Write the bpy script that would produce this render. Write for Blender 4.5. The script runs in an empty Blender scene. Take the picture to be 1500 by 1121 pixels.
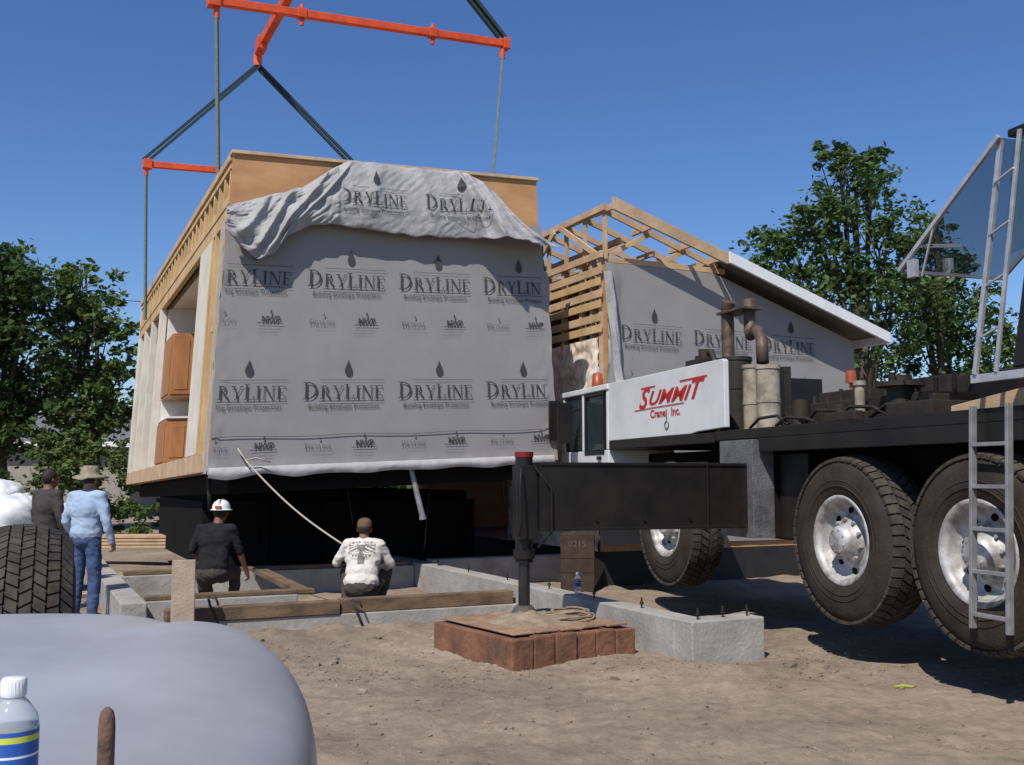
import bpy, bmesh, math, random
import numpy as np
from mathutils import Vector, Matrix, noise
random.seed(7); rng=np.random.default_rng(7)
scene=bpy.context.scene; coll=scene.collection
V=Vector
# ---------------------------------------------------------------- materials
def nmat(name,c1,c2=None,rough=.8,metal=0.,scale=4.,bump=0.,bscale=40.,stretch=(1,1,1),spec=.4,lo=.35,hi=.65,trans=0.,ior=1.45,alpha=1.,dist=.02):
    m=bpy.data.materials.new(name); m.use_nodes=True
    nt=m.node_tree; b=nt.nodes['Principled BSDF']; N=nt.nodes.new; L=nt.links.new
    if c2 is None: c2=tuple(x*.8 for x in c1)
    tc=N('ShaderNodeTexCoord'); mp=N('ShaderNodeMapping'); mp.inputs['Scale'].default_value=stretch
    L(tc.outputs['Object'],mp.inputs['Vector'])
    n1=N('ShaderNodeTexNoise'); n1.inputs['Scale'].default_value=scale; n1.inputs['Detail'].default_value=8; n1.inputs['Roughness'].default_value=.62
    L(mp.outputs[0],n1.inputs['Vector'])
    r=N('ShaderNodeValToRGB'); r.color_ramp.elements[0].position=lo; r.color_ramp.elements[1].position=hi
    r.color_ramp.elements[0].color=(*c2,1); r.color_ramp.elements[1].color=(*c1,1)
    L(n1.outputs['Fac'],r.inputs['Fac']); L(r.outputs['Color'],b.inputs['Base Color'])
    b.inputs['Roughness'].default_value=rough; b.inputs['Metallic'].default_value=metal
    b.inputs['Specular IOR Level'].default_value=spec
    b.inputs['Transmission Weight'].default_value=trans; b.inputs['IOR'].default_value=ior
    b.inputs['Alpha'].default_value=alpha
    if bump>0:
        n2=N('ShaderNodeTexNoise'); n2.inputs['Scale'].default_value=bscale; n2.inputs['Detail'].default_value=6
        L(mp.outputs[0],n2.inputs['Vector'])
        bp=N('ShaderNodeBump'); bp.inputs['Strength'].default_value=bump; bp.inputs['Distance'].default_value=dist
        L(n2.outputs['Fac'],bp.inputs['Height']); L(bp.outputs['Normal'],b.inputs['Normal'])
    return m
def leafmat(name,c1,c2):
    m=nmat(name,c1,c2,rough=.6,scale=.9,spec=.25,lo=.3,hi=.7)
    nt=m.node_tree; b=nt.nodes['Principled BSDF']; out=nt.nodes['Material Output']
    t=nt.nodes.new('ShaderNodeBsdfTranslucent'); mx=nt.nodes.new('ShaderNodeMixShader'); mx.inputs[0].default_value=.3
    rc=[n for n in nt.nodes if n.bl_idname=='ShaderNodeValToRGB'][0]
    nt.links.new(rc.outputs[0],t.inputs[0]); nt.links.new(b.outputs[0],mx.inputs[1]); nt.links.new(t.outputs[0],mx.inputs[2]); nt.links.new(mx.outputs[0],out.inputs[0])
    return m
M={}
M['wrap']=nmat('house_wrap',(.275,.267,.26),(.24,.232,.227),.75,scale=1.6,bump=.14,bscale=2.2,lo=.3,hi=.7,dist=.03,spec=.25)
M['wrap_loose']=nmat('loose_wrap',(.36,.355,.35),(.27,.265,.265),.6,scale=3,bump=.5,bscale=9,dist=.03,spec=.3)
M['hem']=nmat('wrap_hem',(.46,.45,.44),(.36,.35,.35),.6,scale=3,bump=.4,bscale=9)
M['ink']=nmat('wrap_ink',(.048,.046,.05),(.065,.063,.065),.8,spec=.2)
M['ink2']=nmat('wrap_ink_faded',(.12,.115,.115),(.15,.145,.145),.8,spec=.2)
M['ply']=nmat('plywood',(.52,.29,.135),(.38,.20,.09),.75,scale=1.6,stretch=(1,1,2.5),bump=.15)
M['lum']=nmat('lumber',(.56,.39,.20),(.40,.27,.13),.8,scale=3,stretch=(1,1,.5),bump=.2)
M['lum2']=nmat('pale_lumber',(.54,.38,.235),(.38,.255,.145),.8,scale=3,bump=.2)
M['lumdark']=nmat('weathered_timber',(.20,.13,.075),(.09,.06,.04),.85,scale=4,stretch=(1,1,3),bump=.4)
M['stake']=nmat('grey_board',(.40,.33,.25),(.28,.22,.16),.85,scale=5,bump=.3)
M['mat']=nmat('crane_mat_wood',(.25,.115,.065),(.09,.05,.03),.88,scale=3.5,bump=.8,bscale=14,lo=.3,hi=.7)
M['mattop']=nmat('crane_mat_top',(.34,.22,.14),(.20,.12,.075),.9,scale=5,bump=.6,bscale=25)
M['cream']=nmat('primed_wall',(.64,.60,.51),(.52,.48,.40),.8,scale=2)
M['white']=nmat('white_wall',(.70,.69,.66),(.58,.57,.54),.8,scale=2)
M['cab']=nmat('cabinet_wood',(.40,.185,.075),(.30,.13,.05),.45,scale=3,stretch=(2,2,.4))
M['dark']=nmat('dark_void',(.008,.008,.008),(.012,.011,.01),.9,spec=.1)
M['blackpl']=nmat('black_plastic_sheet',(.015,.015,.016),(.025,.024,.022),.6,scale=2,bump=.5,bscale=4)
M['conc']=nmat('concrete',(.38,.365,.335),(.24,.225,.20),.9,scale=3.0,bump=.4,bscale=26,lo=.3,hi=.7)
M['blk']=nmat('black_paint',(.006,.006,.007),(.018,.0155,.013),.38,scale=2.2,bump=.08,bscale=20,spec=.35,lo=.40,hi=.75)
M['blkm']=nmat('dusty_black_steel',(.010,.010,.010),(.035,.029,.023),.55,scale=5,bump=.15,lo=.45,hi=.8,spec=.3)
M['wht']=nmat('white_truck_paint',(.62,.63,.64),(.50,.50,.49),.35,scale=1.6,lo=.25,hi=.55)
M['rubber']=nmat('tyre_rubber',(.011,.0105,.010),(.045,.038,.03),.85,scale=4,bump=.3,lo=.40,hi=.9,spec=.2)
M['treadr']=nmat('dusty_tread_rubber',(.035,.031,.027),(.075,.065,.052),.9,scale=9,bump=.3,spec=.2)
M['rim']=nmat('rim_paint',(.50,.50,.49),(.19,.17,.145),.5,scale=7,metal=.2,lo=.34,hi=.6)
M['chrome']=nmat('chrome_rod',(.08,.08,.08),(.04,.04,.04),.3,metal=.8)
M['alu']=nmat('aluminium',(.56,.57,.59),(.40,.40,.41),.4,metal=.5,scale=8)
M['alud']=nmat('dull_aluminium',(.34,.34,.35),(.22,.215,.21),.5,metal=.4,scale=8)
M['foot']=nmat('worn_steel',(.12,.11,.095),(.06,.052,.045),.7,metal=.3,scale=9)
M['orange']=nmat('orange_paint',(.70,.10,.025),(.50,.06,.018),.5,scale=4)
M['sling']=nmat('webbing_sling',(.03,.06,.07),(.015,.03,.035),.8,scale=30)
M['slingg']=nmat('grey_sling',(.17,.21,.18),(.11,.14,.11),.8,scale=30)
M['rope']=nmat('rope_fibre',(.50,.46,.39),(.34,.30,.24),.9,scale=60,bump=.5,bscale=90)
M['red']=nmat('red_lettering',(.50,.02,.015),(.40,.02,.015),.4)
M['redl']=nmat('red_reflector',(.22,.012,.012),(.14,.01,.01),.5)
M['lip']=nmat('lip',(.3,.12,.1),(.25,.1,.08),.5)
M['amber']=nmat('amber_lens',(.42,.10,.04),(.25,.05,.02),.35)
M['pipe']=nmat('rusty_pipe',(.17,.115,.085),(.06,.045,.035),.6,metal=.4,scale=9)
M['canister']=nmat('dusty_canister',(.40,.35,.27),(.20,.17,.125),.6,scale=7)
M['glassd']=nmat('window_glass',(.02,.03,.035),(.03,.04,.045),.06,spec=.7)
M['glass']=nmat('tinted_glass',(.05,.11,.13),(.04,.09,.11),.05,spec=.6,alpha=.42)
M['silver']=nmat('worn_silver_metal',(.60,.60,.59),(.42,.42,.415),.40,metal=.5,scale=1.5,bump=.10,bscale=4,lo=.3,hi=.7)
M['rust']=nmat('rust',(.17,.10,.07),(.09,.055,.04),.85,scale=30,bump=.5)
M['foil']=nmat('white_plastic',(.70,.72,.74),(.56,.58,.60),.4,scale=4,bump=.6,bscale=7)
M['ins']=nmat('torn_sheathing',(.68,.60,.50),(.40,.29,.21),.9,scale=2.4,bump=.6,bscale=9,lo=.36,hi=.5)
M['fascia']=nmat('white_fascia',(.74,.74,.75),(.64,.64,.65),.6,scale=3)
M['shingle']=nmat('roof_shingle',(.16,.16,.17),(.11,.11,.12),.9,scale=12)
M['stucco']=nmat('stucco',(.30,.27,.23),(.24,.21,.18),.9)
M['bark']=nmat('bark',(.09,.07,.05),(.04,.03,.025),.9,scale=8,bump=.6)
M['leafA']=leafmat('leaf_dark',(.07,.115,.03),(.028,.058,.016))
M['leafB']=leafmat('leaf_green',(.11,.18,.045),(.04,.085,.022))
M['leafC']=leafmat('leaf_yellowish',(.15,.18,.045),(.06,.09,.025))
M['skin']=nmat('skin',(.36,.20,.13),(.30,.16,.10),.6)
M['skind']=nmat('tanned_skin',(.20,.10,.065),(.16,.08,.05),.6)
M['hair']=nmat('dark_hair',(.015,.012,.01),(.03,.022,.018),.7,scale=40,bump=.5)
M['eye']=nmat('eye',(.05,.04,.03),(.03,.03,.03),.2)
M['bluesh']=nmat('light_blue_shirt',(.34,.43,.56),(.26,.35,.48),.9,scale=6,bump=.5,bscale=7)
M['jean']=nmat('denim',(.06,.10,.20),(.035,.06,.13),.9,scale=9,bump=.3,bscale=9)
M['blacksh']=nmat('black_shirt',(.014,.014,.016),(.024,.024,.026),.95,scale=6,spec=.1)
M['darksh']=nmat('charcoal_shirt',(.05,.045,.042),(.03,.028,.027),.9)
M['whitesh']=nmat('white_shirt',(.64,.61,.55),(.52,.49,.43),.9,scale=5,bump=.4,bscale=8)
M['emblem']=nmat('shirt_print',(.13,.12,.11),(.24,.22,.20),.9,scale=30)
M['trs']=nmat('work_trousers',(.07,.06,.045),(.045,.04,.03),.9)
M['boot']=nmat('boot_leather',(.07,.045,.03),(.04,.03,.02),.7)
M['strawhat']=nmat('tan_hat',(.30,.26,.18),(.20,.16,.11),.9,scale=20,bump=.3)
M['browncap']=nmat('brown_cap',(.13,.085,.05),(.08,.055,.035),.9)
M['hardhat']=nmat('white_hard_hat',(.75,.75,.73),(.68,.68,.66),.3)
M['pet']=nmat('clear_plastic',(.86,.90,.93),(.80,.85,.9),.08,trans=.7,ior=1.2)
M['capw']=nmat('cap_plastic',(.75,.76,.78),(.68,.69,.71),.4)
M['lblue']=nmat('label_blue',(.03,.12,.42),(.02,.08,.33),.4)
M['lyel']=nmat('label_yellow',(.65,.62,.08),(.45,.55,.06),.4)
M['yel']=nmat('yellow_tape',(.36,.37,.07),(.26,.27,.05),.9)
M['sack']=nmat('tan_canvas',(.31,.24,.165),(.20,.15,.10),.95,scale=8,bump=.5)
M['cribw']=nmat('shaded_cribbing_wood',(.06,.04,.027),(.035,.024,.017),.9,scale=5)  # shade is darkened into the wood colour, the crate stands in sun
M['cribt']=nmat('shaded_stencil',(.14,.11,.08),(.11,.085,.06),.9)  # number kept faint and darkened with the same painted shade
def checker():
    m=nmat('checker_plate',(.30,.30,.31),(.16,.16,.16),.45,metal=.6,scale=5)
    nt=m.node_tree; b=nt.nodes['Principled BSDF']
    tc=nt.nodes.new('ShaderNodeTexCoord'); v=nt.nodes.new('ShaderNodeTexVoronoi'); v.inputs['Scale'].default_value=38
    bp=nt.nodes.new('ShaderNodeBump'); bp.inputs['Strength'].default_value=.5; bp.inputs['Distance'].default_value=.006
    nt.links.new(tc.outputs['Object'],v.inputs['Vector']); nt.links.new(v.outputs['Distance'],bp.inputs['Height']); nt.links.new(bp.outputs[0],b.inputs['Normal'])
    return m
M['check']=checker()
# ---------------------------------------------------------------- mesh builder
def basis(d):
    d=V(d).normalized(); a=V((0,0,1)) if abs(d.z)<.95 else V((1,0,0))
    x=d.cross(a).normalized(); return x,d.cross(x).normalized(),d
class MB:
    def __init__(s): s.v=[];s.f=[];s.m=[];s.s=[]
    def add(s,vs,fs,mi=0,sm=False):
        o=len(s.v); s.v+=[tuple(p) for p in vs]
        for f in fs: s.f.append([i+o for i in f]); s.m.append(mi); s.s.append(sm)
    def box(s,x0,x1,y0,y1,z0,z1,mi=0):
        vs=[(x,y,z) for x in(x0,x1) for y in(y0,y1) for z in(z0,z1)]
        s.add(vs,[(0,1,3,2),(4,6,7,5),(0,4,5,1),(2,3,7,6),(0,2,6,4),(1,5,7,3)],mi)
    def beam(s,p,q,w,h,mi=0,up=(0,0,1)):
        p=V(p);q=V(q);d=(q-p).normalized();u=V(up)
        if abs(d.dot(u))>.97:u=V((1,0,0))
        x=d.cross(u).normalized();y=x.cross(d).normalized()
        vs=[b+x*(a*w/2)+y*(c*h/2) for b in(p,q) for a in(-1,1) for c in(-1,1)]
        s.add(vs,[(0,1,3,2),(4,6,7,5),(0,4,5,1),(2,3,7,6),(0,2,6,4),(1,5,7,3)],mi)
    def cyl(s,p,q,r0,r1=None,n=16,mi=0,caps=True):
        if r1 is None:r1=r0
        p=V(p);q=V(q);x,y,d=basis(q-p)
        A=[p+(x*math.cos(2*math.pi*i/n)+y*math.sin(2*math.pi*i/n))*r0 for i in range(n)]
        B=[q+(x*math.cos(2*math.pi*i/n)+y*math.sin(2*math.pi*i/n))*r1 for i in range(n)]
        s.add(A+B,[(i,(i+1)%n,n+(i+1)%n,n+i) for i in range(n)],mi,True)
        if caps: s.add(A,[tuple(range(n))[::-1]],mi); s.add(B,[tuple(range(n))],mi)
    def tube(s,pts,r,n=8,mi=0):
        pts=[V(p) for p in pts]; vs=[];fs=[]
        x=None
        for k,p in enumerate(pts):
            d=(pts[min(k+1,len(pts)-1)]-pts[max(k-1,0)]).normalized()
            if x is None: x,y,_=basis(d)
            else:
                x=(x-d*x.dot(d)).normalized(); y=d.cross(x)
            rr=r[k] if isinstance(r,(list,tuple)) else r
            vs+=[p+(x*math.cos(2*math.pi*i/n)+y*math.sin(2*math.pi*i/n))*rr for i in range(n)]
        for k in range(len(pts)-1):
            for i in range(n):
                fs.append((k*n+i,k*n+(i+1)%n,(k+1)*n+(i+1)%n,(k+1)*n+i))
        fs.append(tuple(range(n))[::-1]); fs.append(tuple(range((len(pts)-1)*n,len(pts)*n)))
        s.add(vs,fs,mi,True)
    def lathe(s,prof,n=32,o=(0,0,0),ax=(0,0,1),mi=0,closed=False):
        x,y,d=basis(ax);o=V(o);vs=[];fs=[];k=len(prof)
        for i in range(n):
            c=math.cos(2*math.pi*i/n);t=math.sin(2*math.pi*i/n)
            for a,r in prof: vs.append(o+d*a+(x*c+y*t)*r)
        for i in range(n):
            j=(i+1)%n
            for a in range(k-1 if not closed else k):
                b=(a+1)%k; fs.append((i*k+a,j*k+a,j*k+b,i*k+b))
        s.add(vs,fs,mi,True)
    def ell(s,c,r,mi=0,n=14,R=None):
        vs=[];fs=[];c=V(c);m=n//2
        for a in range(m+1):
            th=math.pi*a/m
            for b in range(n):
                ph=2*math.pi*b/n
                p=V((r[0]*math.sin(th)*math.cos(ph),r[1]*math.sin(th)*math.sin(ph),r[2]*math.cos(th)))
                if R is not None:p=R@p
                vs.append(c+p)
        for a in range(m):
            for b in range(n): fs.append((a*n+b,(a+1)*n+b,(a+1)*n+(b+1)%n,a*n+(b+1)%n))
        s.add(vs,fs,mi,True)
    def prism(s,pts,vec,mi=0):
        n=len(pts);A=[V(p) for p in pts];B=[p+V(vec) for p in A]
        s.add(A+B,[tuple(range(n))[::-1],tuple(range(n,2*n))]+[(i,(i+1)%n,n+(i+1)%n,n+i) for i in range(n)],mi)
    def obj(s,name,mats,parent=None,loc=None,rotz=None,bevel=0.,label=None,cat=None,group=None,kind=None):
        me=bpy.data.meshes.new(name); me.from_pydata(s.v,[],s.f)
        for k in (mats if isinstance(mats,(list,tuple)) else [mats]): me.materials.append(M[k] if isinstance(k,str) else k)
        me.polygons.foreach_set('material_index',s.m); me.polygons.foreach_set('use_smooth',s.s)
        me.validate(); me.update()
        bm=bmesh.new(); bm.from_mesh(me); bmesh.ops.recalc_face_normals(bm,faces=bm.faces); bm.to_mesh(me); bm.free()
        o=bpy.data.objects.new(name,me); coll.objects.link(o)
        if parent: o.parent=parent
        if loc is not None:o.location=loc
        if rotz is not None:o.rotation_euler[2]=rotz
        if bevel>0:
            b=o.modifiers.new('bev','BEVEL'); b.width=bevel;b.segments=2;b.limit_method='ANGLE'
        tag(o,label,cat,group,kind); return o
def tag(o,label=None,cat=None,group=None,kind=None):
    if label:o['label']=label
    if cat:o['category']=cat
    if group:o['group']=group
    if kind:o['kind']=kind
def empty(name,label,cat,loc=(0,0,0),mat=None,group=None):
    e=bpy.data.objects.new(name,None); coll.objects.link(e); e.empty_display_size=.3
    if mat is not None:e.matrix_world=mat
    else:e.location=loc
    tag(e,label,cat,group); return e
def text_polys(body,size,shear=0,bold=0,align='CENTER'):
    cu=bpy.data.curves.new('t','FONT'); cu.body=body; cu.size=size; cu.shear=shear; cu.offset=bold; cu.align_x=align; cu.resolution_u=3
    o=bpy.data.objects.new('t',cu); coll.objects.link(o)
    bpy.context.view_layer.update()
    me=bpy.data.meshes.new_from_object(o.evaluated_get(bpy.context.evaluated_depsgraph_get()))
    vs=[(v.co.x,v.co.y) for v in me.vertices]; fs=[tuple(p.vertices) for p in me.polygons]
    bpy.data.objects.remove(o); bpy.data.meshes.remove(me); bpy.data.curves.remove(cu)
    return vs,fs
# ---------------------------------------------------------------- camera, light
cam=bpy.data.cameras.new('camera'); co=bpy.data.objects.new('camera',cam); coll.objects.link(co)
cam.sensor_width=36; cam.lens=36; cam.clip_end=2000; cam.clip_start=.05
co.location=(0,0,1.6); co.rotation_euler=(math.radians(90+5.33),0,0); scene.camera=co
D=V((-.25,-.58,.79)).normalized()
sl=bpy.data.lights.new('sun','SUN'); sl.energy=5.0; sl.angle=math.radians(.53); sl.color=(1,.95,.88)
so=bpy.data.objects.new('sun',sl); coll.objects.link(so); so.rotation_euler=D.to_track_quat('Z','Y').to_euler(); so.location=(-20,-20,40)
w=bpy.data.worlds.new('World'); scene.world=w; w.use_nodes=True
sk=w.node_tree.nodes.new('ShaderNodeTexSky'); sk.sky_type='NISHITA'; sk.sun_disc=False
sk.sun_elevation=math.asin(D.z); sk.sun_rotation=math.atan2(D.x,D.y); sk.air_density=1.0; sk.dust_density=.15; sk.ozone_density=5.5
hs=w.node_tree.nodes.new('ShaderNodeHueSaturation'); hs.inputs['Saturation'].default_value=1.15; hs.inputs['Hue'].default_value=.510
bg=w.node_tree.nodes['Background']; bg.inputs[1].default_value=.118
w.node_tree.links.new(sk.outputs[0],hs.inputs['Color']); w.node_tree.links.new(hs.outputs[0],bg.inputs[0])
scene.view_settings.view_transform='Standard'; scene.view_settings.look='None'; scene.view_settings.exposure=0
# ---------------------------------------------------------------- ground
def dirt():
    m=bpy.data.materials.new('dirt'); m.use_nodes=True; nt=m.node_tree; b=nt.nodes['Principled BSDF']; N=nt.nodes.new; L=nt.links.new
    tc=N('ShaderNodeTexCoord')
    def ns(sc,d=8,r=.65):
        n=N('ShaderNodeTexNoise'); n.inputs['Scale'].default_value=sc;n.inputs['Detail'].default_value=d;n.inputs['Roughness'].default_value=r; L(tc.outputs['Object'],n.inputs['Vector']); return n
    a=ns(.7);c=ns(9,10,.75);r1=N('ShaderNodeValToRGB');r2=N('ShaderNodeValToRGB')
    e=r1.color_ramp.elements;e[0].position=.35;e[1].position=.66;e[0].color=(.235,.187,.14,1);e[1].color=(.39,.315,.24,1)
    e=r2.color_ramp.elements;e[0].position=.3;e[1].position=.72;e[0].color=(.58,.58,.58,1);e[1].color=(1.15,1.12,1.08,1)
    L(a.outputs[0],r1.inputs[0]);L(c.outputs[0],r2.inputs[0])
    mx=N('ShaderNodeMix');mx.data_type='RGBA';mx.blend_type='MULTIPLY';mx.inputs[0].default_value=1
    L(r1.outputs[0],mx.inputs[6]);L(r2.outputs[0],mx.inputs[7]);L(mx.outputs[2],b.inputs['Base Color'])
    b.inputs['Roughness'].default_value=.95;b.inputs['Specular IOR Level'].default_value=.15
    f=ns(35,8,.7);bp=N('ShaderNodeBump');bp.inputs['Strength'].default_value=.75;bp.inputs['Distance'].default_value=.025
    L(f.outputs[0],bp.inputs['Height']);L(bp.outputs[0],b.inputs['Normal']); return m
M['dirt']=dirt()
def gz(x,y):
    if y<3 or y>40 or abs(x)>14: return 0.
    p=V((x,y,0))
    h=.045*noise.noise(p*.55)+.026*noise.noise(p*1.9+V((5,0,0)))+.018*noise.noise(p*5.1)+.011*noise.noise(p*13)
    lx=(x-1.55)*.902+(y-8.96)*.431; ly=-(x-1.55)*.431+(y-8.96)*.902
    if -4.6<lx<-.1: h+=.07*math.exp(-((ly-3.0)/.3)**2)*(1+1.2*noise.noise(p*2.3))
    if y<11.2: h+=.07*math.exp(-((x-2.6)**2/.5+(y-8.75)**2/.07))+.06*math.exp(-((x-1.5)**2/.4+(y-8.6)**2/.05))+.04*math.exp(-((x-2.2)**2/1.0+(y-7.95)**2/.12))
    return h
xs=list(np.concatenate([[-400,-150,-60,-30,-20],np.arange(-14,-4,.3),np.arange(-4,6,.05),np.arange(6,14,.3),[20,30,60,150,400]]))
ys=list(np.concatenate([[-60,-20,-5,0,3],np.arange(5,12,.05),np.arange(12,40,.4),[50,70,100,200,500]]))
g=MB(); nx=len(xs)
vs=[(x,y,gz(x,y)) for y in ys for x in xs]
g.add(vs,[(j*nx+i,j*nx+i+1,(j+1)*nx+i+1,(j+1)*nx+i) for j in range(len(ys)-1) for i in range(nx-1)],0,True)
g.obj('ground','dirt',kind='structure',label='bare brown dirt building lot')
c=MB()
for k in range(4200):
    y=5.6+random.random()**1.3*5.5; x=random.uniform(-.75,.75)*y*.8
    if random.random()<.45: x=random.uniform(-3.5,3.4);y=random.choice([8.6+random.gauss(0,.25),9.6+random.gauss(0,.5)])
    r=.005+.018*random.random()**4
    if random.random()<.006:r=.025+random.random()*.02
    z=gz(x,y); R=Matrix.Rotation(random.random()*6,3,'Z')
    s0=len(c.v); c.ell((x,y,z+r*.12),(r*random.uniform(.8,1.6),r,r*.6),0,6,R)
    for i in range(s0,len(c.v)):
        p=V(c.v[i]); q=noise.noise_vector(p*60+V((k,0,0)))*r*.6; c.v[i]=tuple(p+q)
c.s=[False]*len(c.s)
cl=c.obj('dirt_clods','dirt',kind='stuff',label='loose dirt clods and pebbles on the lot',cat='dirt')
p=MB(); p.tube([(2.92,8.0,.03),(2.98,8.0,.040),(3.04,7.98,.035),(3.09,8.02,.03)],[.008,.014,.011,.006],8)
p.obj('yellow_rag','yel',loc=(0,0,gz(3,8)-.022),label='small crumpled yellow rag on the dirt',cat='rag')
# ---------------------------------------------------------------- foundation
RZ=math.radians(25.54)
fm=Matrix.Translation((1.55,8.96,0))@Matrix.Rotation(RZ,4,'Z')
F=empty('house_foundation','grey concrete stem wall foundation with timber sills','foundation',mat=fm)
a=MB();a.box(0,.25,.27,10.5,-.1,.365);a.box(0,.78,0,.27,-.1,.368);a.obj('stem_wall','conc',F,bevel=.012)
a=MB();a.box(-4.2,-.003,3.44,3.69,-.1,.15);a.obj('front_footing','conc',F,bevel=.012)
a=MB();a.box(-4.3,-4.05,3.72,10.5,-.1,.34);a.obj('stem_wall','conc',F,bevel=.012)
a=MB();a.box(-4.045,-.003,6.9,7.15,-.1,.33);a.box(.275,3.2,6.9,7.15,-.1,.40);a.obj('stem_wall','conc',F,bevel=.012)
a=MB();a.box(-4.045,-2.4,4.15,4.38,-.1,.30);a.obj('stem_wall','conc',F,bevel=.012)
a=MB();a.box(-3.9,-2.12,3.42,3.60,.153,.29);a.box(-2.10,-.05,3.45,3.62,.153,.30);a.obj('sill_timber','lumdark',F,bevel=.008)
a=MB();a.box(-4.02,-2.2,4.17,4.33,.303,.35);a.obj('sill_timber','lumdark',F,bevel=.006)
a=MB();a.beam((-2.3,4.4,.31),(-2.3,6.85,.36),.16,.07);a.obj('sill_timber','lumdark',F,bevel=.006)
a=MB();a.box(-4.0,-.1,6.93,7.10,.333,.385);a.obj('sill_timber','lumdark',F,bevel=.006)
ab=MB();ab.cyl((0,0,0),(0,0,.1),.009,n=8);ab.cyl((0,0,.05),(0,0,.062),.016,n=6);ab.cyl((0,0,.04),(0,0,.046),.022,n=12)
b0=ab.obj('anchor_bolt','blkm',F,loc=(.13,.1,.368)); b0['group']='anchor bolts in the stem wall'
for k,(x,y,z) in enumerate([(.42,.13,.368),(.68,.12,.368),(.13,1.0,.365),(.13,1.9,.365),(.13,2.9,.365),(.13,4.0,.365),(.13,5.2,.365),(.13,6.3,.365)]):
    o=b0.copy();coll.objects.link(o);o.parent=F;o.location=(x,y,z)
def FW(x,y,z): return fm@V((x,y,z))
a=MB();a.box(-.11,.11,-.02,.02,-.1,.80);a.obj('stake_board','stake',loc=FW(-3.78,3.15,0),rotz=RZ*.4,bevel=.004,label='upright grey wooden board beside the footing',cat='board')
a=MB();a.box(-.35,.35,-.06,.06,-.02,.10);a.box(-.5,.1,.08,.16,-.02,.06);a.obj('wood_offcut','lum2',loc=FW(-4.7,3.2,.02),rotz=.1,bevel=.004,label='short timber offcuts lying on the dirt',cat='board')
for k,(x,y,l,rz) in enumerate([(-5.4,14.5,1.6,.4),(-4.9,15.2,1.2,-.3),(-5.9,13.8,.9,1.1)]):
    a=MB();a.box(-l/2,l/2,-.05,.05,0,.035);a.obj('scrap_board','lum2',loc=(x,y,.03+gz(x,y)),rotz=rz,bevel=.003,label='loose scrap lumber board lying on the dirt',cat='board',group='scrap boards on the dirt')
a=MB();a.tube([(-4.6+.14*t,11.9+.5*math.sin(t*.8)+.05*t,.045+gz(-4.6+.14*t,11.9+.5*math.sin(t*.8)+.05*t)) for t in np.linspace(-6,4,50)],.010,6)
a.obj('garden_hose','yel',label='thin yellow hose lying across the dirt',cat='hose')
a=MB();a.tube([(-.05,0,.28),(-.03,-.04,.2),(.02,-.06,.1),(.06,-.05,.0)],.015,6);a.tube([(-.05,0,.28),(.03,.0,.26),(.05,-.03,.2)],.012,6)
k0=a.obj('form_clamp','blkm',loc=FW(-3.45,3.40,.12),rotz=.3,label='black steel form clamp on the sill timber',cat='clamp',group='form clamps')
k1=k0.copy();coll.objects.link(k1);k1.location=FW(-1.95,3.38,.02)
# crane mat
pm=Matrix.Translation((.19,9.66,0))@Matrix.Rotation(math.atan2(.77,1.18),4,'Z')@Matrix.Scale(.93,4,(1,0,0))@Matrix.Scale(.93,4,(0,1,0))
CM=empty('crane_mat','reddish brown stacked timber mat under the outrigger foot','timber mat',mat=pm)
a=MB()
for i in range(6):
    x=-.72+i*.242; a.box(x,x+.235,-.73+random.uniform(-.03,.03),.73,-.06,.255+random.uniform(-.012,.010))
a.obj('timber_layer','mat',CM,bevel=.014)
a=MB()
for i in range(5):
    x=-.66+i*.27; a.box(x,x+.24,-.66+random.uniform(-.05,.05),.68,.270,.290+random.uniform(-.004,.004))
a.obj('top_boards','mattop',CM,bevel=.006)
a=MB()
for (cx,cy,r0,sx) in [(.30,-.15,.20,1.3),(.52,.12,.15,1.3)]:
    pts=[]
    for k in range(110):
        t=k/109*2*math.pi*3.2; r=r0*(1-.1*math.sin(t*.7)); pts.append((cx+sx*r*math.cos(t)+.02*math.sin(3*t),cy+r*math.sin(t),.305+.012*math.sin(t*2.3)+.022*(k/109)))
    a.tube(pts,.011,6)
a.obj('rope_coil','sack',loc=pm.translation,rotz=math.atan2(.77,1.18),label='tan rope coiled loosely on the timber mat',cat='rope')
p=MB(); rr=[]
for i in range(26):
    for j in range(18):
        u=i/25*2-1;v=j/17*2-1;k=max(0,1-u*u-v*v)
        rr.append((u*.5,v*.4,.272+.09*k*(.8+.9*noise.noise(V((u*2.2,v*2.2,1))))+.03*k*noise.noise(V((u*7,v*7,1)))))
p.add(rr,[(i*18+j,(i+1)*18+j,(i+1)*18+j+1,i*18+j+1) for i in range(25) for j in range(17)],0,True)
p.obj('canvas_sack','sack',loc=pm@V((.05,-.02,.01)),rotz=.5,label='crumpled tan sack lying on the timber mat',cat='sack')
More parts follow.
